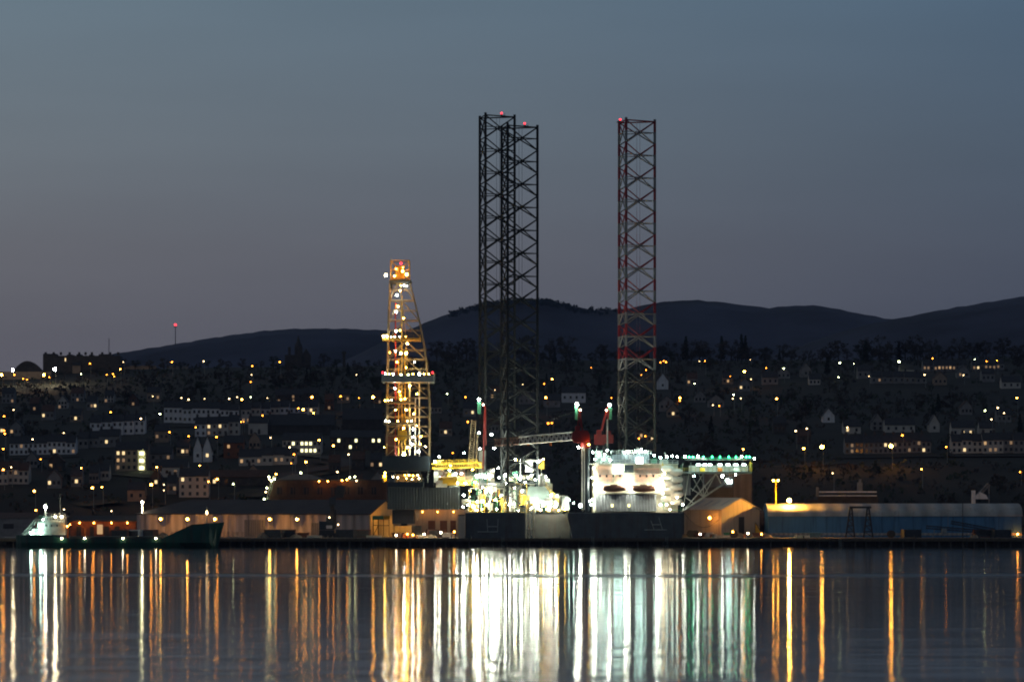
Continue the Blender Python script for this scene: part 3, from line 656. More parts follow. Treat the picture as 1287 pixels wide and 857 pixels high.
# survival craft rafts in two stacked columns
for (px, c) in ((839,0), (850,1)):
    for k in range(5):
        py = 589 + k*9.4 + c*4; p = P(px, py, 1318.5); m = MB()
        m.bar(p - Vector((1.15,0,0)), p + Vector((1.15,0,0)), 1.05, 12); m.ball(p - Vector((1.15,0,0)), 1.02, 1.02); m.ball(p + Vector((1.15,0,0)), 1.02, 1.02)
        ro = m.build('life_raft', 'white_steel'); tag(ro, f"white barrel life raft on accommodation block's right edge, {'left' if c == 0 else 'right'} column, {ordinal(k+1)} from top", 'life raft', 'stacked life raft barrels')
m = MB()
for px in (834, 844.5, 856): m.bar(P(px,584,1320), P(px,640,1320), .12, 4)
for k in range(6): m.bar(P(834,594+k*9.4,1319.8), P(856,594+k*9.4,1319.8), .1, 4)
m.build('raft_rack', 'green_steel', acc)
def lifeboat(px, side):
    p = P(px, 614, 1318.2); L = 3.8; m = MB(); rings = []
    for (u, s) in ((-1,.5),(-.9,.82),(-.5,1),(0,1),(.5,1),(.9,.85),(1,.55)):
        ring = []
        for k in range(10):
            a = 2*PI*k/10; ring.append((p.x + u*L, p.y + 1.1*s*math.cos(a), p.z + (1.15 if math.sin(a) < 0 else .95)*s*math.sin(a) + .25*abs(u)))
        rings.append(ring)
    vs = [v for r in rings for v in r]; fs = []
    for i in range(6):
        for k in range(10): fs.append((i*10+k, i*10+(k+1) % 10, (i+1)*10+(k+1) % 10, (i+1)*10+k))
    fs += [tuple(range(9,-1,-1)), tuple(range(60,70))]
    t = thing('lifeboat', f"dark red enclosed lifeboat hung on the accommodation block, the {side} one", 'lifeboat', p, 0, 'lifeboats on the accommodation block')
    m.add(vs, fs); m.build('hull', 'rust_red', t)
    c = MB(); c.pbox(px-5, px+4, 608.5, 610.6, 1317.7, 1318.7); c.build('wheelhouse', 'rust_red', t)
    d = MB()
    for u in (-2.2, 2.2): d.bar((p.x+u, 1321.5, p.z+2.4), (p.x+u, 1318.2, p.z+2.8), .13, 4); d.bar((p.x+u, 1318.2, p.z+2.8), (p.x+u, 1318.2, p.z+.8), .06, 4)
    d.build('davit', 'grey_steel', acc)
lifeboat(772, 'left'); lifeboat(809.5, 'right')
# ---- helideck
m = MB(); hy, hc = 1336, P(903, 578, 1336); rr = 11.6
pts = [(hc.x + rr*math.cos(PI/8+i*PI/4), hy + rr*math.sin(PI/8+i*PI/4), hc.z) for i in range(8)]
m.prism(pts, (0,0,.7)); hd = m.build('helideck', 'grey_steel', rig)
m = MB()
for i in range(8):
    a = Vector(pts[i]); b = Vector(pts[(i+1) % 8]); o = Vector((hc.x, hy, hc.z)); a2 = o + (a-o)*1.12; b2 = o + (b-o)*1.12
    m.bar(a2 + Vector((0,0,.9)), b2 + Vector((0,0,.9)), .08, 3)
    for k in range(6):
        t = k/6; m.bar(a.lerp(b,t) + Vector((0,0,.2)), a2.lerp(b2,t) + Vector((0,0,.9)), .06, 3)
m.build('safety_net', 'green_steel', hd)
m = MB(); m.pbox(852, 945, 592.5, 595, 1325.5, 1346)
for k in range(9): px = 858 + k*10.6; m.bar(P(px,592.5,1326), P(px,581,1326), .14, 4); m.bar(P(px,592.5,1344), P(px,581,1344), .14, 4)
m.build('lower_gallery', 'grey_steel', hd)
m = MB(); m.pbox(866, 940, 585, 592.4, 1336, 1340); m.build('gallery_wall', 'white_steel', hd)
m = MB(); m.rail([P(853,592.4,1325.6), P(945,592.4,1325.6)], 1.1, 1.8, .07); m.build('railing', 'yellow_steel', hd)
for k, px in enumerate((880, 902, 922)):
    m = MB(); m.pbox(px, px+6, 587.5, 592.3, 1329, 1331); m.build('equipment_box', ('yellow_steel','orange_steel','white_steel')[k], hd)
m = MB()
for y in (1327, 1344):
    m.bar(P(931,594,y), P(856,643,y), .3, 4); m.bar(P(900,595,y), P(860,640,y), .2, 4); m.bar(P(866,595,y), P(858,642,y), .22, 4)
    for a, b in (((868,595),(884,624)), ((884,595),(884,624)), ((884,624),(900,595)), ((900,595),(907,609)), ((907,609),(916,595)), ((868,613),(884,624)), ((862,625),(872,632)), ((884,595),(870,617)), ((890,620),(878,595))): m.bar(P(a[0],a[1],y), P(b[0],b[1],y), .17, 4)
for (px, py) in ((931,594),(907,609),(884,624),(866,637)): m.bar(P(px,py,1327), P(px,py,1344), .16, 4)
m.build('support_frame', 'pale_steel', hd)
lamp(hd, 858, 634, 1323, 'lamp_white', .4); lamp(hd, 872, 598, 1330, 'lamp_cyan', .36); lamp(hd, 908, 598, 1344, 'lamp_white', .6); lamp(hd, 925, 597, 1344, 'lamp_white', .5)
m = MB(); m.pbox(857, 868, 597, 622, 1328, 1340); m.build('stair_tower', 'slate_cladding', hd)
for px in (866, 871, 884, 895, 905, 916, 925, 938, 942): lamp(hd, px, 574, 1324.8, 'lamp_green', .36, 'perimeter_light')
for px, r in ((861,.5), (877,.5), (932,.42), (948,.36)): lamp(hd, px, 573.5 if px < 940 else 576, 1325.2, 'lamp_white', r)
for px in (878, 886, 892, 905, 915, 925, 935): 
    m = MB(); m.pbox(px-2.4, px+2.4, 583, 584.6, 1328, 1329); m.build('strip_lamp', 'strip_light', hd)
m = MB(); m.pbox(942.5, 944.5, 580, 592.4, 1327, 1329); m.build('escape_ladder', 'yellow_steel', hd)
m = MB(); m.bar(P(934,581,1331), P(934,566,1331), .09, 4); wp = m.build('windsock_pole', 'grey_steel', hd); lamp(hd, 934, 564.5, 1331, 'lamp_sodium', .35, 'warning_light')
m = MB(); prev = None
for k in range(13):                             # slack mooring hose off the bow
    u = k/12; p = P(859 + 44*u, 643 + 10*u + 62*u*(1-u)*.9, 1316 + 20*u)
    if prev is not None: m.bar(prev, p, .09, 4)
    prev = p
m.build('mooring_hose', 'machine_dark', rig)

# ------------------------------------------------------------------ quayside sheds
def shed(name, label, px, py, Y, rz, L, W, he, hr, wall, roof, hip=0, cat='warehouse'):
    o = P(px, py, Y); o.z = 2.6; t = thing(name, label, cat, o, rz)
    m = MB(); m.prism([(0,0,0),(0,W,0),(0,W,he),(0,W/2,hr),(0,0,he)], (L,0,0)) if not hip else m.box(0, L, 0, W, 0, he)
    m.build('wall', wall, t, True)
    m = MB(); e = .5; d = (hr-he)/(W/2)
    A = [(-e,-e,he-e*d+.12), (L+e,-e,he-e*d+.12), (L+e,W/2,hr+.12), (hip-e if hip else -e,W/2,hr+.12)]
    B = [(-e,W+e,he-e*d+.12), (L+e,W+e,he-e*d+.12)]
    m.add([*A, *B, *[(a[0],a[1],a[2]+.25) for a in A], *[(b[0],b[1],b[2]+.25) for b in B]],
          [(6,7,8,9),(9,8,11,10),(0,1,7,6),(1,2,8,7),(2,5,11,8),(5,4,10,11),(0,3,2,1),(3,4,5,2)] + ([(6,9,10),(0,4,3),(0,6,10,4)] if hip else [(0,6,9,3),(3,9,10,4)]))
    m.build('roof', roof, t, True); return t
def lbox(t, name, mt, *b): m = MB(); m.box(*b); return m.build(name, mt, t, True)
def wall_lamp(t, x, y, z, mt='lamp_bracket', r=.36):
    m = MB(); m.bar((x, y, z+.9), (x, y-2.6, z+.6), .07, 4); m.bar((x, y-2.6, z+.3), (x, y-2.6, z+.62), r*1.15, 8, r*.5); m.bar((x, y-2.0, z), (x, y-1.95, z), .75, 12); o = m.build('wall_lamp', 'machine_dark', t, True)  # disc behind the bulb added to shield the wall and catch a glow
    m = MB(); m.ball((x, y-2.6, z), r); m.build('bulb', mt, o, True)
W1 = shed('warehouse', 'long pale warehouse with a dark hipped roof and lit cream gable, behind the green ship', 172, 673, 1378, R(-18), 82.5, 30, 7.3, 11.8, 'shed_wall', 'shed_roof', hip=13)
m = MB(); m.prism([(82.53,.0,0),(82.53,30,0),(82.53,30,7.3),(82.53,15,11.7),(82.53,0,7.3)], (.12,0,0)); m.build('gable_wall', 'cream_wall', W1, True)
for a, b in ((38.5, 46),): lbox(W1, 'loading_door', 'shed_door', a, b, -.12, -.01, 0, 5.6)
lbox(W1, 'loading_door', 'shed_door', 62, 67, -.12, -.01, 0, 4.6)
lbox(W1, 'plinth', 'store_roof', 0, 82.4, -.08, -.004, 0, 1.6)
for x in (9.6, 19.2, 29, 48.4, 58): wall_lamp(W1, x, 0, 5.8)
for k in range(11): lbox(W1, 'downpipe', 'shed_door', 3+k*7.4, 3.15+k*7.4, -.2, -.09, 0, 7.0)
lbox(W1, 'gable_door', 'dark_panel', 82.66, 82.75, 13, 17, 0, 3.2)
lbox(W1, 'annexe', 'cream_wall', 82.8, 92, 14, 24, 0, 3.6)
lbox(W1, 'annexe', 'cream_wall', 82.8, 86, 8, 14, 0, 7.0)
m = MB(); m.ball((1.5, 1, 11.4), .4); m.bar((1.5, 1, 7.5), (1.5, 1, 11), .08, 4); m.build('roof_lamp', 'lamp_warm', W1, True)

W2 = shed('storage_shed', 'cream storage shed with pale skylit roof, right of the rig hull', 860, 669, 1359, R(-50), 18, 17, 8.8, 12.5, 'store_wall', 'store_roof')
for k in range(4):
    m = MB(); a, b = 2.2+k*4, 3.6+k*4; f = lambda x, u: (x, 8.5*u, 8.8 + 3.7*u + .42)
    m.add([f(a,.3), f(b,.3), f(b,.75), f(a,.75)], [(0,1,2,3)]); m.build('skylight', 'skylight', W2, True)
lbox(W2, 'gable_door', 'machine_dark', 18.02, 18.12, 7.6, 10, 0, 6.6)
m = MB(); m.bar((15.2, 0, 6.9), (15.2, -2.6, 6.6), .07, 4); o_ = m.build('wall_lamp', 'machine_dark', W2, True); m = MB(); m.ball((15.2, -2.7, 6.3), .45); m.build('bulb', 'lamp_sodium', o_, True)
T = thing('grey_tower_block', 'tall windowless grey block behind the helideck and the cream shed', 'building', (X(916,1400), 1400, 2.6))
m = MB(); m.pbox(886, 945, 592, 672, 1392, 1412); m.build('wall', 'tower_wall', T)
m = MB(); m.pbox(885, 946, 590.6, 592, 1391.7, 1412.3); m.build('roof', 'slate_roof', T)
m = MB(); m.pbox(912, 920, 602, 607, 1391.7, 1391.95); m.build('window', 'strip_light', T)
m = MB(); m.pbox(921, 922, 592, 672, 1391.7, 1391.98); m.build('downpipe', 'slate_roof', T)
T2 = thing('low_store', 'low dark store tucked between grey block and cream shed roof', 'building', (X(900,1388), 1388, 2.6))
m = MB(); m.prism([P(874,626,1384), P(921,626,1384), P(921,612,1384), P(880,612,1384)], (0,6,0)); m.pbox(874,921,626,672,1384.1,1389.9); m.build('wall', 'dark_stone', T2)

B = thing('blue_shed', 'long blue clad shed with pale curved roof, yellow lit at its left end', 'warehouse', (X(1118,1345), 1345, 2.6))
x0, x1 = X(966,1345), X(1284,1345); zE = Z(648,1345); zR = Z(633.5,1345)
prof = [(0,0)] + [(13-13*math.cos(PI*k/20), zE-2.6+(zR-zE)*math.sin(PI*k/20)**.8) for k in range(21)] + [(26,0)]
m = MB(); m.prism([(x0, 1345+y, 2.6+z) for y, z in prof], (x1-x0,0,0)); m.build('wall', 'blue_wall', B)
m = MB(); rp_ = prof[1:-1]
for (a, b) in zip(rp_, rp_[1:]):
    m.add([(x0-.3,1345+a[0],2.62+a[1]),(x1+.3,1345+a[0],2.62+a[1]),(x1+.3,1345+b[0],2.62+b[1]),(x0-.3,1345+b[0],2.62+b[1]),
           (x0-.3,1345+a[0],2.85+a[1]),(x1+.3,1345+a[0],2.85+a[1]),(x1+.3,1345+b[0],2.85+b[1]),(x0-.3,1345+b[0],2.85+b[1])], [(4,5,6,7),(0,3,2,1),(0,4,7,3),(1,2,6,5)])
m.box(x0-.3,x1+.3,1344.6,1344.98,zE-.15,zE+.25); ro_ = m.build('roof', 'blue_roof', B)
for k in range(26):
    m = MB(); xx = x0 + 3 + k*3.05; m.box(xx, xx+.12, 1344.86, 1344.98, 2.6, zE-.2); m.build('cladding_joint', 'blue_wall', B)
m = MB(); m.pbox(966, 1284, 669.5, 672.5, 1344.8, 1344.99); m.build('plinth', 'store_roof', B)
m = MB(); m.bar(P(992,643,1348), P(992,629.5,1348), .09, 4); lp = m.build('roof_lamp', 'machine_dark', B)
m = MB(); m.ball(P(992,628.6,1348), .55); m.build('bulb', 'lamp_roof', lp)
m = MB(); m.ball(P(1279,671,1343), .0001+.3); m.build('low_lamp', 'lamp_sodium', B)

D = thing('brick_depot', 'low brick depot lit orange under a dark roof, behind the green ship', 'building', (X(126,1385), 1385, 2.6))
m = MB(); m.pbox(88, 171, 655, 675, 1385, 1398); m.build('wall', 'brick_wall', D)
m = MB(); m.prism([P(86,655.5,1384), P(173,653,1384), P(171,648,1384+6), P(92,648,1384+6)], (0,9,0)); m.pbox(86,173,654,655.4,1384,1399); m.build('roof', 'slate_roof', D)
for a, b in ((96,102),(113,118),(131,137),(144,150)):
    m = MB(); m.pbox(a, b, 661, 674, 1384.75, 1384.95); m.build('door', 'machine_dark', D)
m = MB(); m.pbox(122, 129, 659, 671, 1384.75, 1384.95); m.build('lit_door', 'window_soft', D)
for px in (100, 118, 140, 160): lamp(D, px, 656.8, 1383.2, 'lamp_sodium', .34, 'wall_lamp')
S = thing('grey_shed', 'grey shed with orange lit roof at far left behind the ship', 'building', (X(10,1380), 1380, 2.6))
m = MB(); m.pbox(-40, 44, 651, 675, 1380, 1400); m.build('wall', 'grey_stone', S)
m = MB(); m.prism([P(-42,651.4,1379.5), P(46,651,1379.5), P(46,645,1390), P(-42,645,1390)], (0,2,.3)); m.build('roof', 'tile_roof', S)
m = MB(); m.pbox(4, 17, 658, 664, 1379.7, 1379.95); m.build('window', 'glass_dark', S)
BW = thing('brick_warehouse', 'flat brown brick warehouse behind the long pale warehouse roof', 'warehouse', (X(410,1440), 1440, 3))
m = MB(); m.pbox(338, 486, 604, 660, 1440, 1465); m.build('wall', 'dark_brick', BW)
m = MB(); m.pbox(337, 487, 602.5, 604, 1439.5, 1465.5); m.build('parapet', 'slate_roof', BW)
for k in range(17):
    m = MB(); m.pbox(343+k*8.4, 344.2+k*8.4, 606, 650, 1439.6, 1439.95); m.build('pilaster', 'dark_brick', BW)
for k in range(8):
    px = 348 + k*17
    m = MB(); m.pbox(px, px+6, 612, 621, 1439.75, 1439.97); m.build('window', 'glass_dark', BW)
for px in (401, 412): lamp(BW, px, 604.6, 1437.6, 'lamp_sodium', .36, 'wall_lamp')
BH = thing('vaulted_hall', 'low hall with pale blue curved roof rising above brown brick warehouse', 'building', (X(377,1475), 1475, 5))
m = MB(); m.prism([P(344 + 66*k/10, 604 - 9*math.sin(PI*k/10), 1470) for k in range(11)] + [P(410,625,1470), P(344,625,1470)], (0,16,0)); m.build('roof', 'grey_stone', BH)
OB = thing('orange_lit_workshop', 'sandy workshop lit orange beneath the derrick wind wall', 'building', (X(556,1395), 1395, 2.6))
m = MB(); m.pbox(512, 600, 640, 675, 1395, 1410); m.build('wall', 'store_wall', OB)
m = MB(); m.pbox(511, 601, 638, 640, 1394.5, 1410.5); m.build('roof', 'slate_roof', OB)
for a, b in ((538,547),(553,562),(566,573)):
    m = MB(); m.pbox(a, b, 654, 674, 1394.75, 1394.95); m.build('door', 'rust_red', OB)
for px in (531, 550, 570): lamp(OB, px, 643, 1393.3, 'lamp_sodium', .3, 'wall_lamp')
CP = thing('concrete_pillar', 'pale concrete pillar standing against the left end of the rig hull', 'pillar', (X(580,1313), 1313, 0))
m = MB(); m.pbox(576, 584.3, 648, 686, 1311, 1314); m.build('shaft', 'store_wall', CP)
m = MB(); m.pbox(575.5, 584.6, 646.5, 648, 1310.8, 1314.2); m.build('cap', 'concrete', CP)
# rooftop plant seen over the blue shed
RP = thing('conveyor_house', 'white roofed conveyor gallery peeping over the blue shed roof', 'building', (X(1062,1420), 1420, 4))
m = MB(); m.pbox(1031, 1102, 617, 618.8, 1420, 1426); m.pbox(1031, 1102, 622, 623.4, 1419, 1426); m.build('roof', 'harl_white', RP)
m = MB(); m.pbox(1028, 1104, 624, 665, 1421, 1440); m.pbox(1013, 1028, 628, 665, 1421, 1430); m.build('wall', 'dark_stone', RP)
m = MB(); m.pbox(1026, 1029, 612, 624, 1419.5, 1421); m.pbox(1078, 1084, 606, 617, 1421, 1424); m.bar(P(1081,606,1422), P(1081,602,1422), .5, 6); m.build('vent_stack', 'grey_stone', RP)
RQ = thing('white_winch_house', 'small white winch house with sloping chute over the blue shed', 'building', (X(1240,1420), 1420, 4))
m = MB(); m.prism([P(1224,627,1420), P(1242,627,1420), P(1240,622,1420), P(1232,618,1420)], (0,5,0)); m.pbox(1222,1226,616,640,1420,1423); m.build('wall', 'harl_white', RQ)
m = MB(); m.truss(P(1230,622,1422), P(1243,608,1422), 1, 1, 5, .1, .16); m.bar(P(1243,611,1422), P(1243,650,1422), .3, 4); m.build('chute', 'grey_stone', RQ)

# ------------------------------------------------------------------ green coaster
sh = thing('cargo_ship', 'dark green coaster with white wheelhouse aft, moored at the wharf', 'ship', (X(150,1288), 1288, 0))
SY = 1288; hw = 5.2
def hullsec(px):    # half breadth, deck row, keel row
    u = (px-20)/262.0
    b = hw * min(1, (u/.06)**.5 if u < .06 else 1) * (1 if u < .8 else max(.06, 1-((u-.8)/.2)**2))
    top = 672 if px < 82 else (676.5 if px < 86 else (676.5 if px < 205 else 676.5 - 18*min(1,(px-205)/38.0)))
    if px > 243: top = 658.5 - 2.5*(px-243)/39
    return b, top
secs = [20,23,28,36,50,66,82,86,110,150,190,205,215,226,236,243,255,265,274,279,282]
m = MB(); ringn = 6
for px in secs:
    b, t = hullsec(px); zt = Z(t, SY); u = (px-20)/262
    rake = 0 if px < 243 else (px-243)/39*1.6
    for (s, zz) in ((-1,zt),(-.98,1.5),(-.85,-.6),(.85,-.6),(.98,1.5),(1,zt)):
        f = 1 if zz > 1 or px < 230 else .55
        sx = X(px, SY) - (0 if zz > zt-.1 or px < 262 else (px-262)*.11)
        m.v.append((sx, SY + s*b*f, zz))
for i in range(len(secs)-1):
    for k in range(ringn): m.f.append((i*6+k, i*6+(k+1) % 6, (i+1)*6+(k+1) % 6, (i+1)*6+k))
m.f += [tuple(range(6)), tuple(range(len(m.v)-1, len(m.v)-7, -1))]
m.build('hull', 'ship_green', sh)
m = MB(); m.pbox(84, 204, 676.2, 677.2, SY-5.35, SY-5.22); m.pbox(88, 202, 673.8, 676.2, SY-3.6, SY+3.6); m.build('hatch_cover', 'ship_dark', sh)
m = MB()
for k in range(30): px = 86+k*4; m.pbox(px, px+.6, 677.4, 682, SY-5.32, SY-5.21)
m.build('bulwark_rib', 'ship_dark', sh)
m = MB(); m.pbox(40, 82, 664, 672, SY-4.4, SY+4.4); m.pbox(47, 81, 656.5, 664, SY-3.9, SY+3.9); m.pbox(56, 81, 649.5, 656.5, SY-3.5, SY+3.5); m.build('superstructure', 'ship_white', sh)
m = MB(); m.pbox(54.5, 82.5, 648.7, 649.5, SY-4.6, SY+4.6); m.pbox(45, 82, 656, 656.5, SY-4.4, SY+4.4); m.rail([P(30,672,SY-4.6), P(82,672,SY-4.6)], 1, 1.5, .05); m.rail([P(45,656.4,SY-4.3), P(80,656.4,SY-4.3)], 1, 1.5, .05); m.rail([P(55,648.7,SY-4.5), P(82,648.7,SY-4.5)], 1, 1.5, .05); m.rail([P(244,658.3,SY-2.6), P(278,656.2,SY-1)], 1, 1.6, .05); m.build('railing', 'ship_white', sh)
m = MB()
for k in range(6): px = 58+k*3.8; m.pbox(px, px+2.6, 651, 653.3, SY-3.62, SY-3.52)
m.build('wheelhouse_window', 'glass_dark', sh)
for px in (50, 57, 64, 71):
    m = MB(); m.pbox(px, px+1.5, 659, 661.5, SY-4.02, SY-3.92); m.build('porthole', 'glass_dark', sh)
m = MB(); m.pbox(49, 55, 648, 656, SY-1.8, SY+1.8); m.build('funnel', 'ship_green', sh)
m = MB(); m.bar(P(57.5,649,SY), P(57.5,633,SY), .25, 6, .15); m.bar(P(55,638,SY), P(60,638,SY), .1, 4); m.bar(P(76,649,SY), P(75.5,621,SY), .08, 4); m.build('mast', 'ship_white', sh)
m = MB(); m.truss(P(29,672,SY-3), P(47,652,SY-3), .8, .8, 6, .06, .1); m.build('stern_davit', 'ship_white', sh)
m = MB(); m.bar(P(85,676,SY), P(86,660,SY), .3, 6); m.bar(P(86,660,SY), P(93,655,SY), .2, 5); m.bar(P(93,655,SY), P(107,664,SY), .16, 5); m.bar(P(107,664,SY), P(107,676,SY), .3, 6); m.build('deck_crane', 'orange_steel', sh)
m = MB()
for s in (-1,1): m.bar(P(259.5,659,SY+s*1.2), P(260,641,SY), .14, 5)
m.bar(P(257,660,SY-.5), P(260,648,SY), .1, 4); m.bar(P(260,648,SY), P(260,636.5,SY), .12, 5); m.build('foremast', 'ship_white', sh)
lamp(sh, 260, 644, SY-1.1, 'lamp_town_white', .45, 'mast_light', 1.0)
for (px, py, mt, r) in ((57,636.5,'lamp_big',.55),(69.5,649,'lamp_warm',.5),(77.5,649,'lamp_warm',.5),(80.5,640,'lamp_town_white',.28),(39,669.5,'lamp_cyan',.5),(51,669.5,'lamp_cyan',.45),(51,661,'lamp_cyan',.5),(54,652.5,'lamp_cyan',.28),(84.5,661,'lamp_sodium',.4),(88,659,'lamp_sodium',.25)):
    lamp(sh, px, py, SY-5.0 if py > 645 else SY-.8, mt, r, 'deck_light')
for px in (77.5, 106.5, 154.5, 196): lamp(sh, px, 676.3, SY-5.7, 'lamp_warm', .36, 'hull_light')

for a, u, b, v, w_ in ((26, 672, 6, 678, 'stern'), (276, 657, 300, 677, 'bow'), (250, 659, 226, 677, 'forward breast')):
    m = MB(); p0, p1 = P(a,u,SY-.5 if a > 100 else SY), Vector((X(b,1303), 1303, 3.1)); pv = p0
    for k in range(1, 9):
        t_ = k/8; q_ = p0.lerp(p1, t_) - Vector((0,0,1.6*t_*(1-t_))); m.bar(pv, q_, .05, 3); pv = q_
    tag(m.build('mooring_rope', 'cream_steel'), f"pale {w_} mooring rope from the green coaster to the wharf", 'rope', 'mooring ropes of the coaster')
# ------------------------------------------------------------------ quay machines and clutter
mh = thing('mobile_harbour_crane', 'dark mobile harbour crane with its boom folded upright before the warehouse', 'crane', (X(413,1340), 1340, 2.6))
m = MB(); m.pbox(401, 420, 666, 672, 1336, 1344); 
for px in (403, 409, 415, 421): m.bar((X(px,1335.5),1335.4,3.3), (X(px,1335.5),1336.6,3.3), .75, 10)
m.build('chassis', 'machine_dark', mh)
m = MB(); m.pbox(401, 420, 655, 665.5, 1337, 1343); m.pbox(410, 417, 650, 655, 1338, 1342); m.build('upper_body', 'dark_panel', mh)
m = MB(); m.pbox(410, 417.5, 660, 664, 1336.8, 1336.98); m.build('panel', 'harl_white', mh)
m = MB(); m.bar(P(419,664,1340), P(417,628,1340), 1.1, 4, .9); m.bar(P(421.5,664,1341), P(422,640,1341), .25, 6); m.bar(P(417.5,611,1340), P(417,628,1340), .35, 4); m.build('boom', 'machine_dark', mh)
m = MB(); m.prism([P(423,609,1339), P(435,610,1339), P(431,625,1339), P(421,626,1339)], (0,2.5,0)); m.bar(P(418,628,1340), P(425,620,1340), .5, 5); m.build('stick', 'machine_dark', mh)
m = MB(); m.pbox(413.5, 422, 625, 635, 1338, 1338.6); m.build('operator_cab', 'glass_blue', mh)
lamp(mh, 414, 650, 1336.6, 'lamp_town_white', .36, 'work_light'); lamp(mh, 425, 659, 1336, 'lamp_town_white', .36, 'work_light')
ag = thing('portal_gantry', 'black A-legged portal gantry standing before the blue shed', 'gantry', (X(1080,1325), 1325, 2.6))
m = MB(); m.pbox(1068, 1095, 636, 638.5, 1324, 1326); m.build('top_beam', 'machine_dark', ag)
for (t, a, b) in ((1069.5,1063,1074), (1091,1085.5,1097)):
    m = MB(); m.bar(P(t-1,638,1325), P(a,675,1325), .35, 4); m.bar(P(t+1,638,1325), P(b,675,1325), .35, 4)
    for k in range(1, 5):
        u = k/5; m.bar(P(t-1+(a-t+1)*u, 638+37*u, 1325), P(t+1+(b-t-1)*u, 638+37*u, 1325), .16, 4)
        u2 = (k+1)/5; m.bar(P(t-1+(a-t+1)*u, 638+37*u, 1325), P(t+1+(b-t-1)*u2, 638+37*u2, 1325), .12, 4)
    m.build('leg', 'machine_dark', ag)
fm = thing('floodlight_mast', 'tall floodlight mast with twin sodium heads beside the blue shed', 'floodlight mast', (X(975,1352), 1352, 2.6))
m = MB(); m.bar((X(975,1352),1352,2.6), P(975,603,1352), .32, 8, .2); m.build('pole', 'yellow_steel', fm)
m = MB(); m.bar(P(971,603,1352), P(979,603,1352), .12, 4); m.build('crossarm', 'yellow_steel', fm)
for px in (972, 978): lamp(fm, px, 603.6, 1351.5, 'lamp_sodium_big', .42, 'lamp_head')
bc = thing('loading_conveyor', 'dark inclined loading conveyor on wheels before the blue shed', 'conveyor', (X(1205,1325), 1325, 2.6))
m = MB(); m.truss(P(1164,662,1325), P(1252,669,1325), 1, .9, 20, .07, .12); m.truss(P(1195,656,1326), P(1250,666,1326), 1, .9, 14, .07, .12); m.build('boom', 'machine_dark', bc)
m = MB(); m.bar(P(1175,664,1325), P(1172,676,1325), .2, 4); m.bar(P(1225,667,1325), P(1230,676,1325), .2, 4); m.pbox(1184,1190,664,671,1324,1326); m.build('support', 'grey_steel', bc)
m = MB(); m.bar(P(1191.5,648,1325), P(1191.5,672,1325), .09, 4); m.build('mast', 'grey_steel', bc)
pl_ = thing('flag_pole', 'tall thin dark pole rising in front of the blue shed', 'pole', (X(1210,1318), 1318, 2.6))
m = MB(); m.bar((X(1210,1318),1318,2.6), P(1210,577,1318), .16, 6, .07); m.build('shaft', 'machine_dark', pl_)
m = MB(); m.ball(P(1210,576.6,1318), .16); m.build('finial', 'machine_dark', pl_)
yf = thing('yellow_portal_frame', 'steel portal frame with green and yellow top panels by the cream gable', 'frame', (X(479,1346), 1346, 2.6))
m = MB(); m.pbox(468, 482, 648, 652.5, 1345.5, 1346.3); m.build('top_panel', 'green_steel', yf)
m = MB(); m.pbox(482.2, 490, 648, 652.5, 1345.4, 1346.2); m.build('top_panel', 'yellow_steel', yf)
m = MB()
for px in (469, 475.5, 482, 489): m.bar(P(px,652.5,1346), P(px,673,1346), .18, 4)
m.bar(P(469,660,1346), P(489,660,1346), .12, 4); m.bar(P(469,673,1346), P(475.5,660,1346), .1, 4); m.build('post', 'machine_dark', yf)
rv = thing('red_silo_vessel', 'dull red round vessel lying between cream shed and blue shed', 'vessel', (X(957,1375), 1375, 2.6))
m = MB(); c = P(957,655,1375); m.bar(c - Vector((0,5,0)), c + Vector((0,5,0)), 3.6, 16); m.ball(c - Vector((0,5,0)), 3.5, 3.5); m.build('shell', 'rust_red', rv)
m = MB(); m.box(c.x-2.5, c.x+2.5, 1372, 1378, 2.6, c.z-2.6); m.build('cradle', 'machine_dark', rv)
yc = thing('yellow_loader_bucket', 'yellow triangular loader bucket beside the red vessel', 'bucket', (X(951,1340), 1340, 2.6))
m = MB(); m.prism([P(949,656,1340), P(951,660,1340), P(959,670,1340), P(958,674.5,1340), P(949,674.5,1340)], (0,2.4,0)); m.build('shell', 'yellow_steel', yc)
m = MB(); m.bar(P(950,657,1339.8), P(958,671,1339.8), .15, 4); m.bar(P(949,674,1339.8), P(949,656,1339.8), .15, 4); m.build('rib', 'machine_dark', yc)
# heaps, drums, skips and cable reels along the quay in front of the cream shed
rnd = random.Random(21); reg = {}
def clutter(kind_, px, Y, desc, cat):
    b = thing(kind_, None, cat, (X(px,Y), Y, 2.62), rnd.uniform(-.5,.5), cat + 's along the quay'); reg.setdefault(kind_, []).append((px, b, desc)); return b
def lm(b, name, mt, fn): m = MB(); fn(m); return m.build(name, mt, b, True)
def skip(px, Y, mt, word):
    b = clutter('rubbish_skip', px, Y, f'{word} steel skip', 'skip')
    lm(b, 'body', mt, lambda m: m.add([(-1.3,-.8,.2),(1.3,-.8,.2),(1.3,.8,.2),(-1.3,.8,.2),(-1.9,-.9,1.5),(1.9,-.9,1.5),(1.9,.9,1.5),(-1.9,.9,1.5)], [(0,3,2,1),(0,1,5,4),(1,2,6,5),(2,3,7,6),(3,0,4,7),(4,5,6,7)]))
    lm(b, 'rim', mt, lambda m: [m.bar((-1.95,-.95,1.5),(1.95,-.95,1.5),.09,4), m.bar((-1.95,.95,1.5),(1.95,.95,1.5),.09,4)])
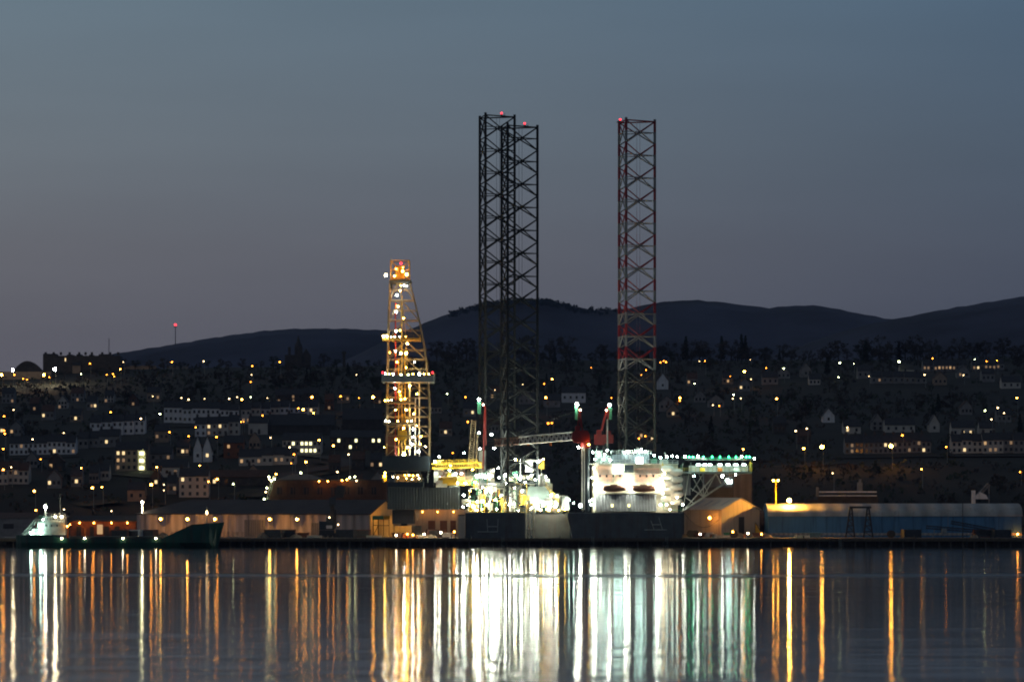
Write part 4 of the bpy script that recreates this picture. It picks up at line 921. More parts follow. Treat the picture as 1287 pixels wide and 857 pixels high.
def reel(px, Y):
    b = clutter('cable_reel', px, Y, 'wooden cable reel', 'cable reel')
    lm(b, 'flange', 'timber', lambda m: m.bar((0,-.7,1.2),(0,-.6,1.2),1.2,16)); lm(b, 'flange', 'timber', lambda m: m.bar((0,.6,1.2),(0,.7,1.2),1.2,16)); lm(b, 'drum', 'orange_steel', lambda m: m.bar((0,-.6,1.2),(0,.6,1.2),.75,14))
def heap(px, Y):
    b = clutter('stone_heap', px, Y, 'sandy heap of stone', 'stone heap')
    def f(m):
        n = 10; r0 = rnd.uniform(1.8,2.8); h0 = rnd.uniform(1,1.9)
        for (rr, hh) in ((1,0),(.62,.5),(.3,.85)):
            for k in range(n): a = 2*PI*k/n; q = rnd.uniform(.85,1.15); m.v.append((r0*rr*q*math.cos(a), r0*rr*q*math.sin(a), h0*hh*q))
        m.v.append((0,0,h0))
        for j in range(2):
            for k in range(n): m.f.append((j*n+k, j*n+(k+1) % n, (j+1)*n+(k+1) % n, (j+1)*n+k))
        for k in range(n): m.f.append((2*n+k, 2*n+(k+1) % n, 3*n))
    lm(b, 'mound', 'stone_heap', f)
def drum(px, Y, mt, word):
    b = clutter('oil_drum', px, Y, f'{word} oil drum', 'oil drum')
    lm(b, 'body', mt, lambda m: m.bar((0,0,0),(0,0,1.1),.42,12)); lm(b, 'hoop', mt, lambda m: [m.bar((0,0,z),(0,0,z+.06),.46,12) for z in (.35,.72,1.06)])
def crate(px, Y, mt, word):
    b = clutter('shipping_container', px, Y, f'{word} shipping container', 'shipping container')
    lm(b, 'body', mt, lambda m: m.box(-3,3,-1.2,1.2,.1,2.6)); lm(b, 'corner_post', mt, lambda m: [m.box(x-.1,x+.1,y-.1,y+.1,0,2.7) for x in (-3,3) for y in (-1.2,1.2)]); lm(b, 'door', 'machine_dark', lambda m: m.box(-2.4,2.4,-1.24,-1.2,.4,2.3))
def stack(px, Y):
    b = clutter('pipe_stack', px, Y, 'low stack of pale pipes', 'pipe stack')
    for k in range(5): lm(b, 'pipe', 'cream_steel', lambda m: m.bar((-2.4, -.8+.42*k, .22), (2.4, -.8+.42*k, .22), .2, 8))
    for k in range(4): lm(b, 'pipe', 'cream_steel', lambda m: m.bar((-2.4, -.6+.42*k, .58), (2.4, -.6+.42*k, .58), .2, 8))
reel(868,1334); reel(873.5,1336); heap(863,1338); skip(880,1335,'rust_red','red'); skip(889,1337,'white_steel','white'); drum(893.5,1333,'rust_red','red'); drum(896.5,1333.5,'teal_canvas','grey'); drum(899.5,1333,'white_steel','white')
stack(908,1334); skip(917,1336,'green_steel','green'); heap(926,1338); heap(931,1336); drum(936,1333,'orange_steel','orange'); drum(938.6,1333,'white_steel','white'); stack(944,1337); heap(962,1336); skip(953,1334,'rust_red','red'); reel(922,1334)
crate(345,1325,'machine_dark','black'); crate(359,1327,'machine_dark','black'); crate(435,1325,'machine_dark','black'); crate(453,1328,'rust_red','rusty'); skip(381,1326,'rust_red','red'); heap(372,1324); heap(330,1325); stack(395,1326); stack(470,1324)
skip(500,1326,'rust_red','red'); drum(508,1324,'orange_steel','orange'); drum(512,1324,'orange_steel','orange'); heap(520,1326); stack(532,1325); crate(548,1330,'rust_red','rusty'); skip(562,1328,'white_steel','white'); drum(570,1325,'white_steel','white'); heap(540,1324)
crate(168,1322,'white_steel','white'); crate(150,1321,'rust_red','rusty'); crate(186,1322,'rust_red','rusty'); heap(205,1322); skip(225,1322,'white_steel','white'); crate(1235,1326,'rust_red','rusty'); heap(1225,1324); crate(1258,1325,'machine_dark','black')
stack(1008,1324); skip(1025,1325,'teal_canvas','grey'); reel(1120,1325); crate(1145,1326,'machine_dark','black')
def qzone(px):
    return 'in front of the long warehouse' if px < 490 else 'under the derrick' if px < 600 else 'in front of the cream shed' if px < 965 else 'in front of the blue shed'
for kd, l in reg.items():
    gg = {}
    for px, b, d in l: gg.setdefault((d, qzone(px)), []).append((px, b))
    for (d, z), v in gg.items():
        v.sort(key=lambda t: t[0])
        for i, (px, b) in enumerate(v): b['label'] = f"{d} {z}" + ('' if len(v) == 1 else f", {ordinal(i+1)} from left")
for px, py, mt in ((498,672.5,'lamp_warm'),(512,671,'lamp_sodium'),(519,672,'lamp_sodium'),(533,671,'lamp_warm'),(554,669,'lamp_warm'),(571,668,'lamp_sodium'),(880,671,'lamp_warm'),(921,668,'lamp_sodium'),(940,670,'lamp_warm'),(957,671,'lamp_sodium')):
    t = thing('work_lamp', None, 'work lamp', (X(px,1322), 1322, 2.62), 0, 'work lamps on the quay'); m = MB()
    for k in range(3): m.bar((X(px,1322)+.5*math.cos(k*2.1), 1322+.5*math.sin(k*2.1), 2.62), (X(px,1322),1322,Z(py,1322)), .05, 4)
    m.build('tripod', 'machine_dark', t); m = MB(); m.ball((X(px,1322),1322,Z(py,1322)), .26); m.build('lamp_head', mt, t); later(t, 'small tripod work lamp on the quay', px, qzone(px))

# ------------------------------------------------------------------ the town on the hill
RECTS = []; WR = random.Random(9)
def house(px0, px1, base, wall_h, wall, roof, desc, name='house', rows=2, lit=(), dim=(), gable=False, roof_h=2.8, depth=8.5, cols=None, chim=1, cat='house', group=None, wins=True, Y=None, rz=0, glow='window_lit', lbl=None):
    pm = (px0+px1)/2; Y = Y or on_ground(pm, base); x0, x1 = X(px0,Y), X(px1,Y); zb = ground(X(pm,Y), Y); W = x1-x0; h = W/2
    t = thing(name, lbl, cat, (X(pm,Y), Y, zb), rz, group)
    if not lbl: later(t, desc, pm)
    m = MB()
    if gable: m.prism([(-h,0,-2),(h,0,-2),(h,0,wall_h),(0,0,wall_h+roof_h),(-h,0,wall_h)], (0,depth,0))
    else: m.prism([(-h,0,-2),(-h,depth,-2),(-h,depth,wall_h),(-h,depth/2,wall_h+roof_h),(-h,0,wall_h)], (W,0,0))
    m.build('wall', wall, t, True)
    m = MB(); e = .35; th = .2; a = wall_h; b = wall_h+roof_h
    if gable: pr = [(-h-e,-e,a-e*roof_h/h+.05),(0,-e,b+.05),(h+e,-e,a-e*roof_h/h+.05),(h+e,-e,a-e*roof_h/h+.05+th),(0,-e,b+.05+th),(-h-e,-e,a-e*roof_h/h+.05+th)]; m.prism(pr, (0,depth+2*e,0))
    else:
        d2 = depth/2; s = e*roof_h/d2; pr = [(-h-.08,-e,a-s+.05),(-h-.08,d2,b+.05),(-h-.08,depth+e,a-s+.05),(-h-.08,depth+e,a-s+.05+th),(-h-.08,d2,b+.05+th),(-h-.08,-e,a-s+.05+th)]; m.prism(pr, (W+.16,0,0))
    ro = m.build('roof', roof, t, True)
    for k in range(chim):
        m = MB(); cx = -h+.7 if k == 0 else h-.7; cy = depth/2; m.box(cx-.5,cx+.5,cy-.4,cy+.4,b-.5,b+1.3); m.box(cx-.3,cx-.1,cy-.1,cy+.1,b+1.3,b+1.7); m.box(cx+.1,cx+.3,cy-.1,cy+.1,b+1.3,b+1.7); m.build('chimney', 'dark_stone', ro, True)
    if wins:
        nc = cols or max(2, int(W/2.8)); rh = wall_h/rows
        for r in range(rows):
            for c in range(nc):
                cx = -h + W*(c+.5)/nc; cz = rh*(r+.52); m = MB(); m.box(cx-.5,cx+.5,-.06,-.015,cz-.65,cz+.65)
                k = (c, r); m.build('window', (glow if glow != 'window_lit' else WR.choice(('window_lit','window_lit','window_soft'))) if k in lit else ('window_dim' if k in dim else 'glass_dark'), t, True)
    RECTS.append((px0-1, px1+1, HZ-(zb+wall_h+roof_h-HC)/(K*Y), base+1, Y)); return t
def terrace(px0, px1, b0, b1, n, wall_h, wall, roof, desc, rnd, lit=.1, **kw):
    Ym = on_ground((px0+px1)/2, (b0+b1)/2)
    for i in range(n):
        a = px0 + (px1-px0)*i/n; b = px0 + (px1-px0)*(i+1)/n; L = set(); D = set()
        rows = kw.get('rows', 2); nc = kw.get('cols') or max(2, int((X(b,Ym)-X(a,Ym))/2.8))
        for r in range(rows):
            for c in range(nc):
                u = rnd.random()
                if u < lit: L.add((c,r))
                elif u < lit*2.5: D.add((c,r))
        house(a+.05, b-.05, b0+(b1-b0)*(i+.5)/n, wall_h + rnd.choice((0,0,.5)), rnd.choice(wall) if isinstance(wall, tuple) else wall, roof, desc, lit=L, dim=D, group='terraced houses on the hill', name='terraced_house', chim=1, **kw)
rnd = random.Random(3)
terrace(206, 300, 531, 533, 8, 6.4, 'harl_white', 'slate_roof', 'white terraced house in the upper terrace', rnd, .05, rows=2)
terrace(303, 400, 533, 529, 8, 6.6, ('harl_white','harl_white','harl_cream'), 'slate_roof', 'white terraced house in the upper terrace', rnd, .06, rows=2)
terrace(245, 301, 549, 547, 4, 5.4, ('harl_white','harl_cream'), 'slate_roof', 'pale terraced house in the middle terrace', rnd, .06, rows=2)
terrace(312, 385, 547, 541, 3, 5.0, ('harl_cream','sandstone','harl_cream'), 'slate_roof', 'cream terraced house in the middle terrace', rnd, .03, rows=2, wins=False)
terrace(113, 182, 549, 545, 5, 6.0, 'harl_white', 'slate_roof', 'white terraced house in the left upper terrace', rnd, .03, rows=2)
terrace(12, 95, 572, 571, 7, 4.8, 'harl_white', 'slate_roof', 'white terraced house in the left lower terrace', rnd, .06, rows=2)
terrace(98, 150, 564, 562, 4, 4.2, 'grey_stone', 'slate_roof', 'grey terraced house behind bare trees', rnd, .02, rows=1)
terrace(-16, 36, 610, 608, 4, 5.2, 'harl_cream', 'tile_roof', 'pinkish terraced house above the grey shed', rnd, .03, rows=2)
terrace(300, 372, 586, 584, 5, 3.6, 'harl_cream', 'slate_roof', 'low cream terraced house over the road', rnd, .1, rows=1)
terrace(1062, 1170, 571, 569, 9, 4.6, 'grey_stone', 'slate_roof', 'grey terraced house above the shed roof', rnd, .05, rows=2)
terrace(1196, 1300, 570, 569, 8, 4.8, ('grey_stone','harl_cream'), 'slate_roof', 'grey terraced house above the shed roof', rnd, .07, rows=2)
terrace(1160, 1215, 467, 466, 6, 3.2, 'grey_stone', 'slate_roof', 'small skyline terraced house with orange windows', rnd, .35, rows=1)
terrace(1222, 1262, 466, 465, 4, 3.2, 'grey_stone', 'slate_roof', 'small skyline terraced house with orange windows', rnd, .35, rows=1)
terrace(1095, 1165, 482, 482, 5, 3.0, 'grey_stone', 'slate_roof', 'low grey terraced house below the skyline', rnd, .04, rows=1)
terrace(346, 400, 512, 511, 3, 6, 'dark_stone', 'slate_roof', 'dark tenement with dim windows', rnd, .08, rows=3)
fl = house(145, 186, 592, 8.2, 'sandstone', 'slate_roof', '', 'flats', 3, cols=6, lit={(0,2),(1,2),(0,1)}, dim={(1,1),(0,0)}, lbl='flats block with a tall yellow lit glazed stairwell at its right', cat='flats', chim=2)
m = MB(); m.box(2.2, 5.6, -.5, -.02, .3, 8.0); st = m.build('stairwell', 'cream_wall', fl, True)
for z in (1.2, 4, 6.8):
    m = MB(); m.box(2.9, 4.9, -.56, -.51, z-.8, z+.7); m.build('window', 'window_bright', st, True)
    m = MB(); m.ball((3.9,-.9,z), .34); m.build('stair_lamp', 'lamp_town_green', st, True)
house(188, 216, 588, 5.5, 'grey_stone', 'slate_roof', '', 'house', 2, lit={(1,0)}, dim={(2,1)}, lbl='grey house right of the flats with the lit stairwell')
house(243, 254, 581, 5.2, 'harl_white', 'slate_roof', '', 'house', 1, gable=True, roof_h=5, cols=1, lbl='left house of a pair with steep white gables', chim=0)
house(255, 266, 581, 5.2, 'harl_white', 'slate_roof', '', 'house', 1, gable=True, roof_h=5, cols=1, lit={(0,0)}, lbl='right house of a pair with steep white gables', chim=0)
house(281, 306, 576, 6.2, 'brick_wall', 'slate_roof', '', 'house', 2, lit={(0,1)}, dim={(4,1)}, lbl='red brick house with a broad dark roof right of the gabled pair', chim=1)
house(194, 236, 600, 3.8, 'harl_cream', 'slate_roof', '', 'house', 1, dim={(2,0)}, lbl='long low cream house with three windows under a slate roof', chim=0)
house(225, 262, 625, 7.8, 'harl_cream', 'slate_roof', '', 'house', 3, lit={(0,2)}, cols=4, lbl='pale three storey house with rows of dark windows', chim=2)
house(160, 182, 631, 4.2, 'sandstone', 'slate_roof', '', 'house', 1, lbl='dim sandstone house above the left end of the warehouse')
of = house(355, 404, 571, 5.6, 'harl_cream', 'slate_roof', '', 'office_block', 2, cols=9, lit={(4,1),(5,1),(6,1),(4,0),(5,0),(6,0),(7,0),(2,1)}, lbl='office block with rows of green yellow lit windows', cat='office', chim=0, glow='window_bright', depth=12)
house(415, 480, 566, 5.2, 'dark_stone', 'slate_roof', '', 'school_hall', 2, cols=9, lit={(1,1),(4,1),(7,1),(8,1),(3,0)}, lbl='long dark hall with scattered lit windows left of the derrick', cat='hall', chim=0, glow='window_bright', depth=14)
house(330, 420, 546, 4, 'dark_stone', 'slate_roof', '', 'long_hall', 1, wins=False, roof_h=4.5, depth=16, lbl='dark long roofed hall below the upper white terrace', cat='hall', chim=0)
house(430, 480, 540, 4.5, 'dark_stone', 'slate_roof', '', 'long_hall', 1, wins=False, roof_h=5, depth=16, lbl='dark broad roofed hall left of the derrick midway up', cat='hall', chim=0)
house(262, 336, 611, 3.5, 'dark_stone', 'tile_roof', '', 'store_building', 1, cols=5, lit={(0,0)}, roof_h=2.4, lbl='low dark store building below the brick house', cat='store', chim=0)
house(706, 736, 506, 4.8, 'harl_white', 'slate_roof', '', 'house', 1, lbl='pale bluish house standing alone between legs and cranes')
house(683, 704, 512, 3.4, 'grey_stone', 'slate_roof', '', 'house', 1, lbl='low grey house beside the pale bluish house')
house(826, 840, 490, 4.5, 'harl_white', 'slate_roof', '', 'house', 1, gable=True, roof_h=4, cols=1, lbl='white gabled house just right of the red-white leg', chim=0)
house(582, 598, 524, 4, 'grey_stone', 'slate_roof', '', 'house', 1, lit={(1,0)}, dim={(2,0)}, lbl='small house with a row of warm windows by the dark legs')
house(1034, 1049, 531, 3, 'harl_white', 'slate_roof', '', 'house', 1, gable=True, roof_h=3.2, cols=1, lbl='small white gabled house alone above the blue shed', chim=0)
house(1096, 1110, 541, 3.8, 'grey_stone', 'slate_roof', '', 'house', 2, gable=True, roof_h=3.4, cols=2, lbl='tall pale gabled house left of the long white villa row')
house(1112, 1150, 543, 3.2, 'harl_cream', 'slate_roof', '', 'villa', 1, lbl='long low villa right of the tall pale gable')
house(1168, 1181, 543, 3.6, 'harl_cream', 'slate_roof', '', 'house', 1, gable=True, roof_h=3.8, cols=1, lbl='cream gabled house left of the villa with lit windows', chim=0)
house(1196, 1225, 550, 4.2, 'harl_cream', 'slate_roof', '', 'villa', 1, lit={(1,0),(2,0)}, lbl='cream villa with two lit windows above the blue shed')
house(1231, 1250, 548, 3.4, 'harl_cream', 'slate_roof', '', 'house', 1, lbl='pale low house right of the cream lit villa')
house(1060, 1082, 545, 3.0, 'harl_cream', 'slate_roof', '', 'house', 1, lit={(0,0)}, lbl='low pale house with one bright window left of the tall pale gable')
house(1203, 1219, 475, 3.4, 'grey_stone', 'slate_roof', '', 'house', 1, gable=True, roof_h=3.5, cols=2, dim={(0,0)}, lbl='grey gabled house just under the skyline terrace')
house(1259, 1283, 488, 3.2, 'harl_cream', 'slate_roof', '', 'house', 1, lbl='cream bungalow below the skyline at far right')
house(1006, 1020, 474, 4, 'grey_stone', 'slate_roof', '', 'house', 1, gable=True, roof_h=3.5, cols=1, lbl='grey gabled house under the trees right of the helideck', chim=0)
for (px, w_, b, mt, lt) in ((968,20,484,'grey_stone',0),(1024,14,484,'harl_cream',0),(985,16,476,'grey_stone',0),(1088,20,476,'grey_stone',0),(1140,18,474,'harl_cream',0),(1182,16,484,'sandstone',0),(1242,16,480,'grey_stone',0),(936,14,492,'grey_stone',1),(915,13,483,'sandstone',1),(870,13,485,'grey_stone',1),(900,20,512,'grey_stone',0),(880,14,506,'grey_stone',0),(838,18,517,'grey_stone',0),(846,15,524,'sandstone',1),
        (806,14,552,'sandstone',1),(820,12,556,'sandstone',1),(662,20,508,'grey_stone',0),(624,16,503,'grey_stone',1),(560,16,548,'grey_stone',1),(548,14,520,'grey_stone',0),(620,14,545,'grey_stone',0),(640,16,530,'dark_stone',0),(1010,18,558,'dark_stone',0),(980,16,545,'dark_stone',0),(1215,14,522,'grey_stone',0),(1262,18,531,'grey_stone',0),
        (60,16,528,'grey_stone',1),(95,14,530,'sandstone',1),(20,16,548,'grey_stone',1),(2,12,548,'grey_stone',1),(40,14,588,'grey_stone',0),(70,18,592,'dark_stone',1),(96,14,612,'grey_stone',1),(118,12,608,'grey_stone',0),(130,14,604,'harl_cream',0),(196,14,612,'dark_stone',1),(320,14,566,'sandstone',0),(450,16,590,'dark_stone',0),(420,14,596,'dark_stone',0),(318,16,608,'sandstone',0)):
    lit = {(rnd.randrange(2), 0)} if lt else set()
    house(px-w_/2, px+w_/2, b, rnd.uniform(3, 4.6), mt, rnd.choice(['slate_roof','slate_roof','tile_roof']), {'grey_stone':'grey','harl_cream':'cream','sandstone':'sandstone','dark_stone':'dark'}[mt] + (' house with a lit window ' if lt else ' unlit house ') + tier(b), 'house', 1, lit=lit, cols=3, gable=rnd.random() < .35, chim=rnd.choice((1,2)), group='houses on the hill')

hr = random.Random(31); made = 0; tr_ = 0
while made < 34 and tr_ < 900:
    tr_ += 1; px = hr.uniform(2, 475) if made < 26 else hr.uniform(965, 1285); w_ = hr.uniform(11, 18); b = hr.uniform(505, 622) if px < 480 else hr.uniform(480, 555)
    if any(a-2 < px+w_/2 and c+2 > px-w_/2 and d-4 < b and e+4 > b-16 for a, c, d, e, Yh in RECTS) or (312 < px < 445 and b > 566): continue
    mt = hr.choice(['grey_stone','harl_cream','sandstone','dark_stone','dark_brick']); lt = hr.random() < .3; made += 1
    house(px-w_/2, px+w_/2, b, hr.uniform(3, 5.2), mt, hr.choice(['slate_roof','tile_roof']), {'grey_stone':'grey','harl_cream':'cream','sandstone':'sandstone','dark_stone':'dark','dark_brick':'brick'}[mt] + (' house with a lit window ' if lt else ' unlit house ') + tier(b), 'house', hr.choice((1,2)), lit={(hr.randrange(3), 0)} if lt else set(), dim={(hr.randrange(3), 0)}, cols=3, gable=hr.random() < .3, chim=hr.choice((1,2)), group='houses on the hill')
TB = thing('tenement_building', 'long dark tenement with chimneys on the skyline at left', 'building', (X(102,2385), 2385, 60))
m = MB(); m.pbox(54, 151, 447, 480, 2385, 2400); m.build('wall', 'dark_stone', TB)
m = MB()
for a, b, t in ((54,70,444.5),(84,91,445.5),(112,116,445.5),(124,140,445),(96,101,445)): m.pbox(a, b, t, 447, 2384.5, 2399)
ro = m.build('roof', 'slate_roof', TB)
for px in (56, 66, 75, 86, 98, 106, 114, 127, 137, 147):
    m = MB(); m.pbox(px, px+2.6, 442.5, 446, 2390, 2392); m.build('chimney', 'dark_stone', ro)
m = MB(); m.pbox(81.5, 82.8, 450, 454, 2384.6, 2384.95); m.build('window', 'window_lit', TB)
house(91, 101, 469, 4.4, 'sandstone', 'slate_roof', '', 'house', 1, lit=set(), lbl='small house lit orange in front of the long dark tenement', chim=0, wins=False)
DM = thing('domed_hall', 'dark domed hall on the skyline at far left', 'building', (X(33,2385), 2385, 60))
m = MB(); m.prism([P(16+36*k/12, 466 - 12.5*math.sin(PI*k/12), 2386) for k in range(13)] + [P(52,485,2386), P(16,485,2386)], (0,12,0)); m.build('roof', 'dark_stone', DM)
m = MB(); m.pbox(-12, 64, 467, 477, 2350, 2352); wl = m.build('boundary_wall', 'sandstone'); tag(wl, 'long orange lit wall below the domed hall at far left', 'wall')
m = MB(); m.pbox(156, 196, 459.5, 464, 2378, 2379); wl = m.build('boundary_wall', 'sandstone'); tag(wl, 'low pale skyline wall right of the dark tenement', 'wall')
m = MB(); m.pbox(210, 236, 460, 463.5, 2378, 2379); wl = m.build('boundary_wall', 'concrete'); tag(wl, 'short pale skyline wall beneath two skyline lamps', 'wall')
CH = thing('church', 'dark church with a tall pointed spire on the skyline', 'church', (X(375,2392), 2392, 60))
m = MB(); m.pbox(370.5, 379.5, 436, 470, 2388, 2396); m.build('tower', 'dark_stone', CH)
m = MB(); c = P(375,436,2392); m.bar(c, P(375,421,2392), 2.1, 8, .05); m.build('spire', 'dark_stone', CH)
for px in (371, 379):
    m = MB(); m.bar(P(px,438,2388.5), P(px,431,2388.5), .5, 4, .05); m.build('pinnacle', 'dark_stone', CH)
m = MB(); m.prism([P(379.6,446,2389), P(390,446,2389), P(390,470,2389), P(379.6,470,2389)], (0,8,0)); m.prism([P(379.6,446,2388.8), P(390,446,2388.8), P(384.8,438,2388.8)], (0,8.4,0)); m.pbox(358,370.4,446,470,2389,2395); m.pbox(362,365,436,446,2390,2393); m.build('nave', 'dark_stone', CH)
ST = thing('chimney_stack', 'dark flat-topped tower on the skyline right of the church', 'tower', (X(432,2390), 2390, 60))
m = MB(); m.pbox(430.5, 434, 445, 470, 2390, 2392); m.build('shaft', 'dark_stone', ST); m = MB(); m.pbox(429.8, 434.7, 441.5, 445, 2389.8, 2392.4); m.build('head', 'dark_stone', ST)
RM = thing('radio_mast', 'tall radio mast with a red light on the far left hill', 'mast', (X(220,7150), 7150, 200))
m = MB(); m.bar(P(220.5,434,7150), P(220.5,409,7150), 1.0, 4, .7); m.build('pole', 'machine_dark', RM); m = MB(); m.ball(P(220.5,408,7150), 1.9); m.build('beacon', 'lamp_red', RM)
m = MB(); m.bar(P(218.5,411,7150), P(222.5,411,7150), .6, 4); m.build('antenna', 'machine_dark', RM)
RN = thing('lattice_mast', 'thin unlit lattice mast behind the dark tenement', 'mast', (X(137,2402), 2402, 60))
m = MB()
for s in (-.5,.5): m.bar(P(137,460,2402) + Vector((s,0,0)), P(137,425,2402) + Vector((s*.3,0,0)), .1, 3)
for k in range(14): z0 = P(137,460-2.5*k,2402); m.bar(z0 + Vector((-.5+.02*k,0,0)), z0 + Vector((.5-.02*k,0,1)), .06, 3)
m.build('frame', 'machine_dark', RN)

# roads lit by the lamps
def strip(name, pts, w_, mt, dz):
    m = MB(); q = []
    for px, py in pts:
        Y = on_ground(px, py); q.append(Vector((X(px,Y), Y, 0)))
    fine = []
    for a, b in zip(q, q[1:]):
        for k in range(4): fine.append(a.lerp(b, k/4))
    fine.append(q[-1])
    for i, p in enumerate(fine):
        d = (fine[min(i+1, len(fine)-1)] - fine[max(i-1, 0)]).normalized(); nrm = Vector((-d.y, d.x, 0)) * (w_/2)
        for s in (-1, 0, 1):
            v = p + nrm*s; m.v.append((v.x, v.y, max(ground(v.x, v.y), ground(p.x,p.y)) + dz))
    for i in range(len(fine)-1):
        for k in (0, 1): m.f.append((i*3+k, i*3+k+1, i*3+k+4, i*3+k+3))
    return kind(m.build(name, mt), 'structure')
strip('road', [(376,573),(404,575),(424,578),(436,582),(418,588),(392,592),(366,597),(338,604),(316,611)], 9, 'asphalt', .25)
strip('bank', [(400,583),(420,583),(432,586),(416,593),(386,598)], 12, 'grass_bank', .12)
strip('road', [(204,537),(300,537.5),(402,534)], 6, 'asphalt', .25)
strip('road', [(8,577),(60,576),(102,574)], 6, 'asphalt', .25)
strip('road', [(1045,577),(1160,575),(1292,574)], 7, 'asphalt', .25)
strip('road', [(140,597),(230,604),(300,598)], 6, 'asphalt', .25)
strip('road', [(690,518),(712,516),(740,513)], 7, 'asphalt', .25)
strip('bank', [(100,637),(120,634),(150,632)], 14, 'grass_bank', .2)
strip('bank', [(305,625),(322,622),(334,617)], 16, 'grass_bank', .2)
strip('bank', [(985,588),(1010,586),(1045,582)], 16, 'grass_bank', .2)

# street lamps
LAMPS = """16 465 W 3|2 471 O 3|29 476 O 1|34 477 O 1|55 471 O 3|62 474 O 1|69 464 W 3|18 471 O 1|113 457 O 1|102 470 G 1|142 470 O 1|143.5 473 O 1|151 464 O 2|155 455 W 1|134 471 O 1|216 455 O 1|256 454 W 1|317 460 O 1|316 471 W 0|315 480 O 1
17 515 W 1|5 523 O 1|5 541 O 1|6 545 O 1|139 518 O 1|80 544 W 1|41 552 W 1|4 564 O 1|51 577 O 0|14 587 W 1|4 590 O 1|102 588 O 1|177 526 W 1|201 520 G 1|192 498 W 0|228 500 W 1|237 502 W 1|257 501 W 0|288 501 W 1|298 499 W 0|304 502 O 2|315 499 G 0|325 511 W 0
213 543 O 1|246 537 O 1|237 548 O 1|272 549 O 1|303 530 O 1|306 530 O 0|197 587 O 1|251 585 O 1|43 617 O 2|116 613 O 2|128 612 O 1|190 609 O 2|262 605 O 1|273 602 O 2|293 608 G 1|206 609 W 0|206 616 W 0|45 641 O 1|140 642 W 0
330 522 O 1|375 513 O 1|381 514.5 O 2|394 519 O 2|400 508 O 1|340 550 W 1|364 562 W 1|369.5 571 O 1|366 582 O 0|384.5 580.5 O 2|401 553 O 2|419 560 O 2|438 571 W 2|424 593 W 1|378 594 G 1|351.5 455 O 1|392 499 O 2|428 498 O 1|451 500 O 1|469 499 O 3|448 471 W 0|366 510 W 0|336 500 W 0
562 495 G 0|585 499 O 1|588 530 O 1|694 476.5 O 2|684 482.5 O 1|686 499.5 O 2|743 462 O 0|768.5 500 O 0|689 532 O 1|693.5 531.5 O 1|569 569 O 1|622 490 W 0|657 483 W 0
812 465 O 0|806 471 O 0|830 455.5 O 1|834 453.5 O 1|837 455 O 1|879 454 W 0|886 453.5 O 1|943 452 W 0|935.5 467 O 3|963 462.5 O 1|985 463 G 1|944 476.5 W 1|918 473 O 0|922 496 G 1|931 500.5 W 1|921 501 W 0|873 482 G 1|854.5 500 O 2|854.5 503.5 O 1|976 501 O 2|1000 541.5 W 1|1014 538.5 W 1|811 548 O 1|803 551 O 1|822 553 O 1
1055.5 456 G 2|1073 457 G 0|1130 454.5 G 2|1162 471 W 1|1172 450.5 O 1|1225 451.5 G 1|1240 454 O 1|1253 453 O 1|1054 474 G 1|1092 473 W 0|1211 471.5 W 0|1278 500 O 2|1238 516 G 2|1254 512.5 W 1|1246 527 W 1|1262 519 W 0|1065 537 W 1|1134 547 O 1
1010 563.5 O 2|1033 561.5 O 3|1120 560.5 O 3|1189 561.5 O 1|1158 589.5 O 1|1046.5 594.5 W 1|1282 593 O 0|896 509 W 0|904 510 O 0"""
LM = {'W': 'lamp_town_white', 'O': 'lamp_sodium', 'G': 'lamp_town_green'}; LW = {'W': 'white', 'O': 'orange', 'G': 'greenish'}
LR = random.Random(4)
for tok in LAMPS.replace('\n', '|').split('|'):
    a, b, c, s = tok.split(); px, py, s = float(a), float(b), int(s); hgt = (5, 7.5, 8.5, 9)[s]
    Y = 1415.0
    while Y < 2396:
        if ground(X(px,Y), Y) + hgt >= Z(py, Y): break
        Y += 2
    top = P(px, py, Y); zb = ground(top.x, Y)
    t = thing('street_lamp', None, 'street lamp', (top.x, Y, zb), 0, 'street lamps on the hill')
    m = MB(); m.bar((top.x+.5, Y, zb-.5), (top.x+.5, Y, top.z+.3), .11, 5, .07); m.bar((top.x+.5, Y, top.z+.3), (top.x, Y, top.z+.45), .06, 4); m.build('pole', 'grey_steel', t)
    lr = LR.uniform(.7, 1.25); m = MB(); m.ball(top, (.2,.28,.4,.62)[s]*lr, (.16,.23,.34,.52)[s]*lr*(1.5 if s == 3 and py < 480 and px < 80 else 1)); m.build('lamp_head', {'O3': 'lamp_sodium_big', 'W3': 'lamp_skyline', 'O0': 'lamp_amber', 'O1': 'lamp_amber' if py < 585 else 'lamp_sodium'}.get(f'{c}{s}', LM[c]), t)
    later(t, ('bright ' if s > 1 else 'faint ' if s == 0 else '') + f"{LW[c]} street lamp {tier(py)}", px)
    RECTS.append((px-3, px+3, py-3, py+8, Y))
# the leaning tower of green-yellow lamps and the cluster behind the warehouse
LT = thing('lighting_tower', 'leaning column of clustered greenish yellow lamps behind the warehouse', 'lighting tower', (X(335,1436), 1436, 3))
m = MB(); m.bar(P(331,640,1436), P(344,597,1436), .2, 5); m.bar(P(333,640,1436), P(347,597,1436), .12, 4)
for k in range(8): m.bar(P(331.5+k*1.6,637-k*5.3,1436), P(334+k*1.65,635-k*5.3,1436), .08, 4)
m.build('frame', 'grey_steel', LT)
for (px, py, mt) in ((347,595.5,'lamp_sodium'),(338,599,'lamp_town_green'),(338.5,602,'lamp_town_white'),(345,602,'lamp_town_green'),(341,604,'lamp_town_green'),(335.5,613,'lamp_town_green'),(334,618,'lamp_town_white'),(332,627,'lamp_town_green')): lamp(LT, px, py, 1435.3, mt, .42, 'lamp_head')
LC = thing('floodlight_post', 'short post with a cluster of greenish floodlights on brick warehouse roof', 'floodlight post', (X(442,1450), 1450, 12))
